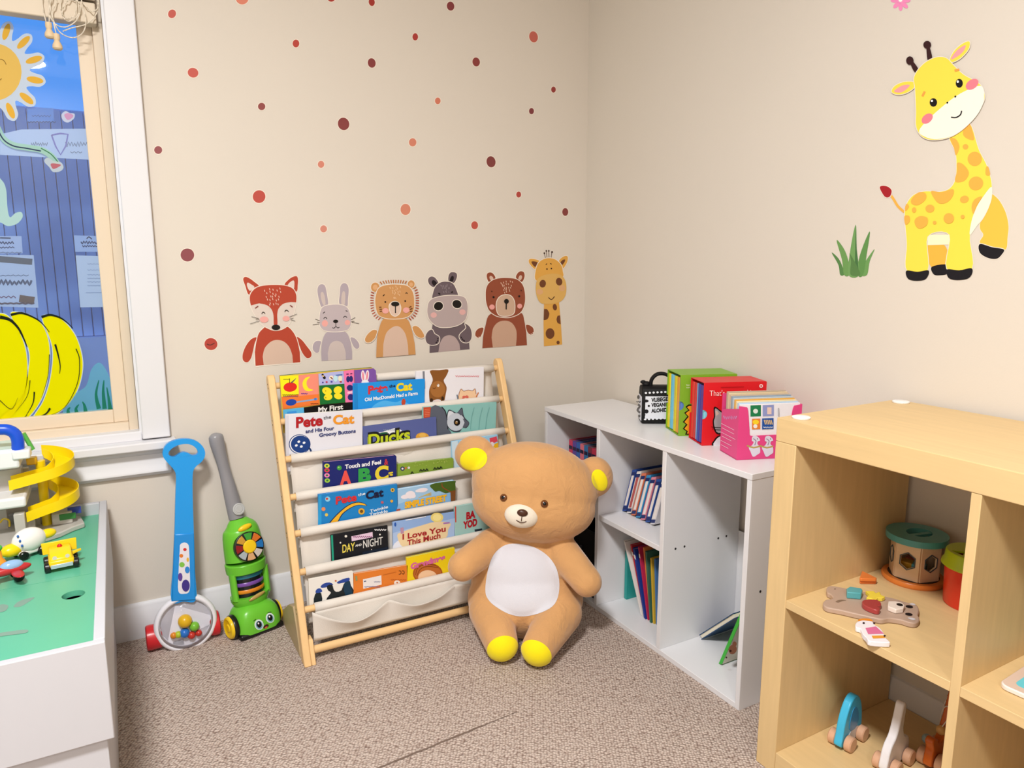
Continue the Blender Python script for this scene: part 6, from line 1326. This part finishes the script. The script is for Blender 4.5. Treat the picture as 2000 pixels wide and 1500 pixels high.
cg = A1+uv*(hb2/2)+yv*.006+V(.085, 0, 0); gb = paper('#3fae3c')
MB().obox(cg-yv*.005, V(.085, 0, 0), yv*.001, uv*(hb2/2)).build('cover', gb, t); MB().obox(cg+yv*.005, V(.085, 0, 0), yv*.001, uv*(hb2/2)).build('cover', paper('#d9d3c0'), t); MB().obox(cg, V(.083, 0, 0), yv*.004, uv*(hb2/2-.002)).build('page_block', paper('#59b84e'), t); MB().obox(cg-V(.0855, 0, 0), V(.0008, 0, 0), yv*.006, uv*(hb2/2)).build('spine', gb, t)
ar = Art(cg+yv*.0061, yv, 1, .0002, C7); ar.ell(1030, 1135, 22, 26, '#8a5a44', 20); ar.ell(1040, 1105, 12, 14, '#8a5a44'); ar.ell(1018, 1142, 6, 6, '#3a1c14'); ar.ell(995, 1178, 5, 5, '#3a2a20'); ar.build('cover_picture', t)['kind'] = 'stuff'
# black fabric bin in the lower left compartment
t = thing('fabric_bin', 'black fabric bin in the lower left compartment behind the bear', 'bin', V(-.17, -.37, .0155))
x0_, x1_, ya_, yb_ = -.285, -.05, -.500, -.245; zb0, zb1 = .0158, .235
MB().box((x0_, ya_, zb0), (x1_, yb_, zb0+.006)).build('base', bk, t)
MB().box((x0_, ya_, zb0), (x0_+.006, yb_, zb1)).build('wall', bk, t, bevel=.002); MB().box((x1_-.006, ya_, zb0), (x1_, yb_, zb1)).build('wall', bk, t, bevel=.002)
MB().box((x0_, ya_, zb0), (x1_, ya_+.006, zb1)).build('wall', bk, t, bevel=.002); MB().box((x0_, yb_-.006, zb0), (x1_, yb_, zb1)).build('wall', bk, t, bevel=.002)
MB().tube(spline([tuple(V(x0_-.003, (ya_+yb_)/2+y_, z_)) for y_, z_ in ((-.04, .17), (-.03, .155), (0, .15), (.03, .155), (.04, .17))], 4, False), .004, 8).build('handle', mat('#2c2c30', rough=.7), t)
# ------------------------------------------------------------------ toys in the maple unit
ZS = .3978; C8 = crop(1580, 1000, .186697)
beech, teal, orng = mat('#dcc0a0', rough=.5, noise=.06, nscale=8, stretch=(3, 3, 20)), plas('#4f9a9c'), plas('#e08238')
def k8(P): return .186697/PXM(depth(P))
# shape sorter drum
sc = V(-.082, -1.373, ZS)
t = thing('shape_sorter', 'wooden hexagonal shape sorter with a teal lid and orange base', 'toy', sc)
MB().lathe([(0, 0), (.060, 0), (.062, .003), (.062, .008), (.060, .011), (0, .011)], sc, (0, 0, 1), 48).build('base_disc', orng, t)
zl = HZ((1795, 1028), .505).z; hz = .092
lid = [V(sc.x+.060*math.cos(2*math.pi*i/48), sc.y+.060*math.sin(2*math.pi*i/48), ZS+hz) for i in range(48)]
hl = V(sc.x+.004, sc.y-.002, ZS+hz); ho = [V(hl.x+.028*math.cos(2*math.pi*i/28), hl.y+.024*math.sin(2*math.pi*i/28), hl.z) for i in range(28)]
MB().prism(lid, V(0, 0, .014), holes=[ho]).build('lid', teal, t, bevel=.0025)
MB().obox(hl+V(-.004, -.004, .010), V(.026, -.006, 0), V(.0012, .005, 0), V(0, 0, .003)).build('lid_bar', teal, t)
MB().lathe([(.050, 0), (.050, .001)], V(sc.x, sc.y, ZS+.0112), (0, 0, 1), 32).build('drum_floor', mat('#3a2a20', rough=.8), t)
a0 = math.radians(193)
for i in range(6):
    am = a0+i*math.pi/3; n_ = V(math.cos(am), math.sin(am), 0); s_ = V(-math.sin(am), math.cos(am), 0); c = sc+n_*.044+V(0, 0, .011)
    w_ = .0235; H_ = hz-.011
    loop = [c-s_*w_, c+s_*w_, c+s_*w_+V(0, 0, H_), c-s_*w_+V(0, 0, H_)]
    hc_ = c+V(0, 0, H_*.52); hole = [hc_+s_*(.0155*math.sin(math.pi/3*j))+V(0, 0, .0175*math.cos(math.pi/3*j)) for j in range(6)]
    MB().prism(loop, -n_*.004, holes=[hole] if i in (0, 1, 5) else ()).build('side_panel', beech, t, bevel=.0008)
    if i in (0, 1, 5):
        rim = [hc_+n_*.0006+s_*(.0170*math.sin(math.pi/3*j))+V(0, 0, .0192*math.cos(math.pi/3*j)) for j in range(6)]; MB().tube(rim, .0012, 8, closed=True).build('hole_rim', plas('#3c4c58'), t)
for (dx, dy, c_) in ((-.018, .006, '#d09a2e'), (-.012, -.018, '#5aa6b6'), (.01, .01, '#b85a3a')):
    q = sc+V(dx, dy, .0125); tag(MB().obox(q+V(0, 0, .016), V(.012, .004, 0), V(-.004, .012, 0), V(0, 0, .0155)).build('sorter_block', plas(c_), loc=q, bevel=.002), {'#d09a2e': 'mustard block lying inside the hexagonal shape sorter', '#5aa6b6': 'light blue block lying inside the hexagonal shape sorter', '#b85a3a': 'rust coloured block lying inside the hexagonal shape sorter'}[c_], 'block', 'blocks inside the sorter')
# bucket sorter
bc_ = V(-.075, -1.520, ZS)
bc_ = V(-.098, -1.502, ZS)
t = thing('sorter_bucket', 'red bucket with a lime green shape sorting lid beside the wooden sorter', 'toy', bc_)
MB().lathe([(0, .0), (.046, .0), (.0485, .003), (.052, .088), (.050, .088), (.046, .006), (0, .006)], bc_, (0, 0, 1), 48).build('bucket', plas('#e23a24'), t, ang=50)
lime = plas('#b6ce1c'); zt = ZS+.112
ring = [V(bc_.x+.050*math.cos(2*math.pi*i/48), bc_.y+.050*math.sin(2*math.pi*i/48), zt) for i in range(48)]
h1 = [V(bc_.x+.016+.022*math.cos(2*math.pi*i/24), bc_.y-.010+.018*math.sin(2*math.pi*i/24), zt) for i in range(24)]
h2 = [V(bc_.x-.030+x, bc_.y+.016+y, zt) for x, y in ((-.010, -.012), (.012, -.004), (-.004, .014))]
MB().prism(ring, V(0, 0, -.004), holes=[h1, h2]).build('lid_top', lime, t)
MB().lathe([(.050, .112), (.052, .110), (.0535, .094), (.0575, .088), (.0585, .083), (.056, .081), (.0525, .083), (.050, .108)], bc_, (0, 0, 1), 48, closed=True).build('lid_skirt', lime, t, ang=60)
# wooden bear puzzle board
def onz(pts, z): return [HZ(p, z) for p in C8(pts)]
zt = ZS+.011
ol = spline([(182, 800), (200, 778), (245, 772), (330, 785), (400, 800), (560, 830), (700, 860), (900, 905), (1010, 940), (1080, 952), (1130, 975), (1150, 1010), (1148, 1050), (1140, 1075), (1155, 1105), (1150, 1140), (1110, 1160), (1040, 1150), (960, 1125), (840, 1110), (760, 1120), (660, 1100), (480, 1060), (330, 1025), (200, 1000), (150, 970), (150, 940), (180, 915), (225, 908), (250, 895), (225, 860), (190, 840)], 4)
t = thing('puzzle_board', 'greyish brown wooden animal shaped puzzle board lying on the middle shelf', 'toy', onz([(650, 960)], ZS)[0])
hs = spline([(278, 940), (300, 925), (380, 925), (360, 935), (310, 948)], 3)
MB().prism(onz(ol, zt), V(0, 0, -.0108)).build('board', mat('#b49a88', rough=.5, noise=.05, nscale=12), t, bevel=.002)
ar = Art((0, 0, zt), (0, 0, 1), 1, .0002, C8)
ar.poly([(278, 940), (300, 925), (345, 918), (390, 925), (350, 932), (310, 948)], '#7f6a58', 3); ar.ell(272, 806, 8, 4, '#5a4838'); ar.build('recess', t)['kind'] = 'stuff'
for p in ((1050, 992), (1045, 1072)):
    ar = Art((0, 0, zt), (0, 0, 1), 2, .0002, C8); ar.ell(p[0], p[1], 40, 15, '#141018', 8); ar.build('eye_spot', t)
for q in ([(1050, 965), (1080, 955), (1115, 970), (1090, 978)], [(1030, 1110), (1080, 1108), (1115, 1125), (1080, 1132)]):
    ar = Art((0, 0, zt), (0, 0, 1), 3, .0002, C8); ar.poly(q, '#d2cfd4', 3); ar.build('inner_ear', t)
def slab(name, label, pts, z0, z1, h, cat='block', grp='puzzle pieces on the middle shelf', sm=0, bev=.0015):
    P = onz(spline(pts, sm) if sm else pts, z1); c = sum(P, V(0, 0, 0))/len(P)
    return tag(MB().prism(P, V(0, 0, -(z1-z0))).build(name, plas(h) if isinstance(h, str) else h, loc=(c.x, c.y, z0), bevel=bev), label, cat, grp)
slab('hexagon_block', 'teal hexagonal wooden block standing on the puzzle board', [(392, 800), (430, 778), (545, 795), (562, 815), (548, 850), (400, 838)], zt+.0003, zt+.014, '#58a6ac')
slab('star_block', 'yellow star shaped wooden block on the puzzle board', [(590, 822), (680, 825), (700, 845), (740, 830), (755, 865), (800, 885), (765, 898), (720, 895), (690, 925), (650, 905), (600, 890), (635, 860)], zt+.0003, zt+.0085, '#ecd24a')
slab('heart_block', 'dark red heart shaped wooden block on the puzzle board', [(560, 925), (620, 912), (700, 915), (745, 935), (755, 970), (715, 985), (745, 1000), (735, 1022), (690, 1020), (600, 985), (560, 955)], zt+.0003, zt+.0105, '#a5403e', sm=3)
o = slab('hexagon_block', 'cream hexagonal wooden block with a black nose spot on the puzzle board', [(828, 930), (900, 930), (975, 945), (1005, 975), (985, 1010), (910, 1018), (825, 985)], zt+.0003, zt+.010, '#e6d8cc')
ar = Art((0, 0, zt+.010), (0, 0, 1), 1, .0002, C8); ar.ell(950, 970, 36, 14, '#15100f', 12); ar.build('nose_spot', o)
# orange triangular blocks (two stacked)
P_ = [(530, 680), (555, 612), (600, 635), (712, 690), (708, 700), (545, 695)]
slab('triangle_block', 'orange triangular block, lower of two stacked near the side panel', [(530, 712), (556, 650), (712, 712), (700, 722), (545, 720)], ZS+.0003, ZS+.0075, '#dd7434')
slab('triangle_block', 'orange triangular block, upper of two stacked near the side panel', [(530, 685), (556, 612), (712, 688), (700, 698), (545, 694)], ZS+.0078, ZS+.015, '#e07c3a')
# white pink figure lying at the shelf edge
t = thing('wooden_figure', 'white wooden doll with a pink dress lying at the front shelf edge', 'toy', onz([(660, 1260)], ZS)[0])
zt2 = ZS+.010
MB().prism(onz(spline([(485, 1180), (500, 1150), (540, 1135), (600, 1125), (660, 1140), (690, 1180), (740, 1210), (780, 1260), (800, 1310), (835, 1345), (835, 1365), (640, 1350), (600, 1310), (560, 1270), (540, 1220), (495, 1205)], 3), zt2), V(0, 0, -.0096)).build('body', plas('#ece6ea'), t, bevel=.0012)
for nm, pts, h in (('hair', [(515, 1130), (560, 1115), (640, 1120), (670, 1145), (620, 1140), (560, 1135), (520, 1145)], '#e08a30'), ('dress', [(590, 1215), (700, 1198), (785, 1275), (620, 1280)], '#d67098'), ('shoes', [(655, 1295), (785, 1292), (800, 1320), (670, 1325)], '#e09a3c')):
    ar = Art((0, 0, zt2), (0, 0, 1), 1, .0003, C8); ar.poly(pts, h, 3 if nm == 'hair' else 0); ar.build(nm, t)
for p in ((572, 1165), (683, 1168), (792, 1300)):
    ar = Art((0, 0, zt2), (0, 0, 1), 3, .0003, C8); ar.ell(p[0], p[1], 12, 9, '#2a1420'); ar.build('button_dot', t)
# puzzle tray in the next compartment
C9 = crop(1930, 1280, .066667)
tz = ZS+.009; c0 = HZ(C9([(440, 790)])[0], tz); fx = V(.06, -.998, 0).normalized(); bx = V(.998, .06, 0)
t = thing('puzzle_tray', 'rounded white puzzle tray with turquoise panel at the right picture edge', 'toy', c0+fx*.09)
def rr(c, ax, ay, L1, L2, r):
    o = []
    for (cx, cy, s0) in ((r, r, 180), (L1-r, r, 270), (L1-r, L2-r, 0), (r, L2-r, 90)):
        for k in range(7): an = math.radians(s0+k*15); o.append(c+ax*(cx+r*math.cos(an))+ay*(cy+r*math.sin(an)))
    return o
cc = c0-bx*.008+fx*(-.004)
MB().prism(rr(cc, fx, bx, .20, .15, .014), V(0, 0, -.0088)).build('tray', plas('#e6dcd6'), t, bevel=.002)
MB().prism(rr(cc+fx*.002+bx*.002+V(0, 0, .0003), fx, bx, .196, .146, .013), V(0, 0, .0002)).build('wood_face', plas('#d8bfae'), t)
MB().prism(rr(cc+fx*.016+bx*.016+V(0, 0, .0006), fx, bx, .168, .118, .010), V(0, 0, .0004)).build('turquoise_panel', plas('#68cbd8'), t)
for i in range(3): MB().cyl(cc+fx*(.040+.045*i)+bx*.045+V(0, 0, .001), cc+fx*(.040+.045*i)+bx*.045+V(0, 0, .0045), .010, 20).build('round_piece', plas(('#d8b832', '#d8633c', '#5a9a4a')[i]), t, bevel=.001)

# wheeled wooden animals on the bottom shelf
ZB = .0528
pw = mat('#cfa283', rough=.35, noise=.08, nscale=30, stretch=(1, 1, 6))
def wheeled(label, name, c, f, prof, thick, m, wheels, wr=.0165, ww=.008, extra=None):
    """prof in (forward, up); forward f horizontal unit; body is a thick board cut to outline"""
    f = Vector(f).normalized(); s = V(-f.y, f.x, 0); c = Vector(c)
    t = thing(name, label, 'toy', c, 'wheeled wooden toys on the bottom shelf')
    MB().prism([c+f*x+V(0, 0, z)-s*(thick/2) for x, z in prof], s*thick).build('body', m, t, bevel=.003, seg=3, ang=45)
    for x in wheels:
        for sg in (-1, 1):
            MB().lathe([(0, 0), (wr*.86, 0), (wr, .002), (wr, ww*2-.002), (wr*.86, ww*2), (0, ww*2)], c+f*x+s*(sg*(thick/2+.0008))+V(0, 0, wr), s*sg, 28).build('wheel', pw, t)
        MB().cyl(c+f*x-s*(thick/2+.010)+V(0, 0, wr), c+f*x+s*(thick/2+.010)+V(0, 0, wr), .003, 10).build('axle', pw, t)
    return t, f, s
fb = V(-.985, -.17, 0)
c = V(-.238, -1.358, ZB)
pr = spline([(.045, .008), (.046, .035), (.038, .070), (.022, .098), (.004, .110), (-.014, .106), (-.030, .085), (-.038, .055), (-.040, .025), (-.036, .008)], 4)
t, f_, s_ = wheeled('light blue rounded wooden pull toy on four wheels', 'wheeled_toy', c, fb, pr, .017, plas('#3fb2dc'), (.030, -.026))
pi = spline([(.020, .045), (.016, .072), (.004, .086), (-.012, .076), (-.020, .050), (-.010, .034), (.010, .034)], 4)
for sg in (-1, 1):
    P = [c+f_*x+V(0, 0, z)+s_*(sg*.0087) for x, z in pi]; MB().prism(P, s_*(sg*.001)).build('inset_panel', plas('#2f86b8'), t)
    P = [c+f_*(-.004+.026*math.cos(q))+V(0, 0, .022+.014*math.sin(q))+s_*(sg*.0087) for q in [2*math.pi*i/20 for i in range(20)]]; MB().prism(P, s_*(sg*.0008)).build('belly_panel', plas('#c9c6c6'), t)
c = V(-.222, -1.452, ZB)
pr = spline([(.048, .010), (.050, .040), (.040, .062), (.022, .078), (.010, .105), (.004, .125), (.000, .138), (-.008, .141), (-.014, .132), (-.012, .110), (-.010, .085), (-.020, .062), (-.040, .052), (-.046, .030), (-.042, .010)], 4)
t, f_, s_ = wheeled('white long necked wooden animal on wheels in the middle of the bottom shelf', 'wheeled_toy', c, V(-.98, -.16, 0), pr, .017, plas('#e2e0e4'), (.032, -.026))
c = V(-.133, -1.491, ZB)
pr = spline([(.044, .010), (.050, .030), (.046, .050), (.052, .066), (.044, .074), (.030, .068), (.024, .056), (.005, .060), (-.012, .085), (-.024, .112), (-.034, .140), (-.044, .150), (-.054, .142), (-.050, .110), (-.044, .075), (-.046, .040), (-.042, .010)], 4)
t, f_, s_ = wheeled('orange brown wooden animal on wheels with a white pull cord by the divider', 'wheeled_toy', c, V(-.985, -.10, 0), pr, .017, plas('#c86220'), (.028, -.030), wr=.018)
q = c+f_*.000+V(0, 0, .066); MB().ball(q+V(0, 0, .006)+s_*0, .010).build('wooden_bead', mat('#d8a868', rough=.4), t)
MB().ball(c+f_*.012-s_*.020+V(0, 0, .045), .010).build('grey_bead', plas('#8fa6ac'), t)
cd_ = [q+V(0, 0, .012), q+s_*.012+f_*.006+V(0, 0, .040), q+s_*.016-f_*.004+V(0, 0, .056), q-f_*.020+V(0, 0, .050)-s_*.004, q-f_*.034+V(0, 0, .020)-s_*.016, q-f_*.040-V(0, 0, .01)-s_*.020]
MB().tube(spline([tuple(p) for p in cd_], 6, False), .0011, 8).build('pull_cord', plas('#e8e2da'), t)
cd_ = [q+s_*.004-f_*.045+V(0, 0, .02), q-f_*.046+s_*.006+V(0, 0, .060), q-f_*.050+V(0, 0, .066)-s_*.006, q-f_*.050-s_*.018+V(0, 0, .040), q-f_*.045-s_*.022+V(0, 0, .0)]
MB().tube(spline([tuple(p) for p in cd_], 6, False), .0011, 8).build('pull_cord', plas('#e8e2da'), t)
for i in range(4): MB().obox(c+f_*(-.042-.003*i)+V(0, 0, .112+.010*i), f_*.014, s_*.0092, V(0, 0, .0018)).build('neck_stripe', plas('#8a3a14'), t)
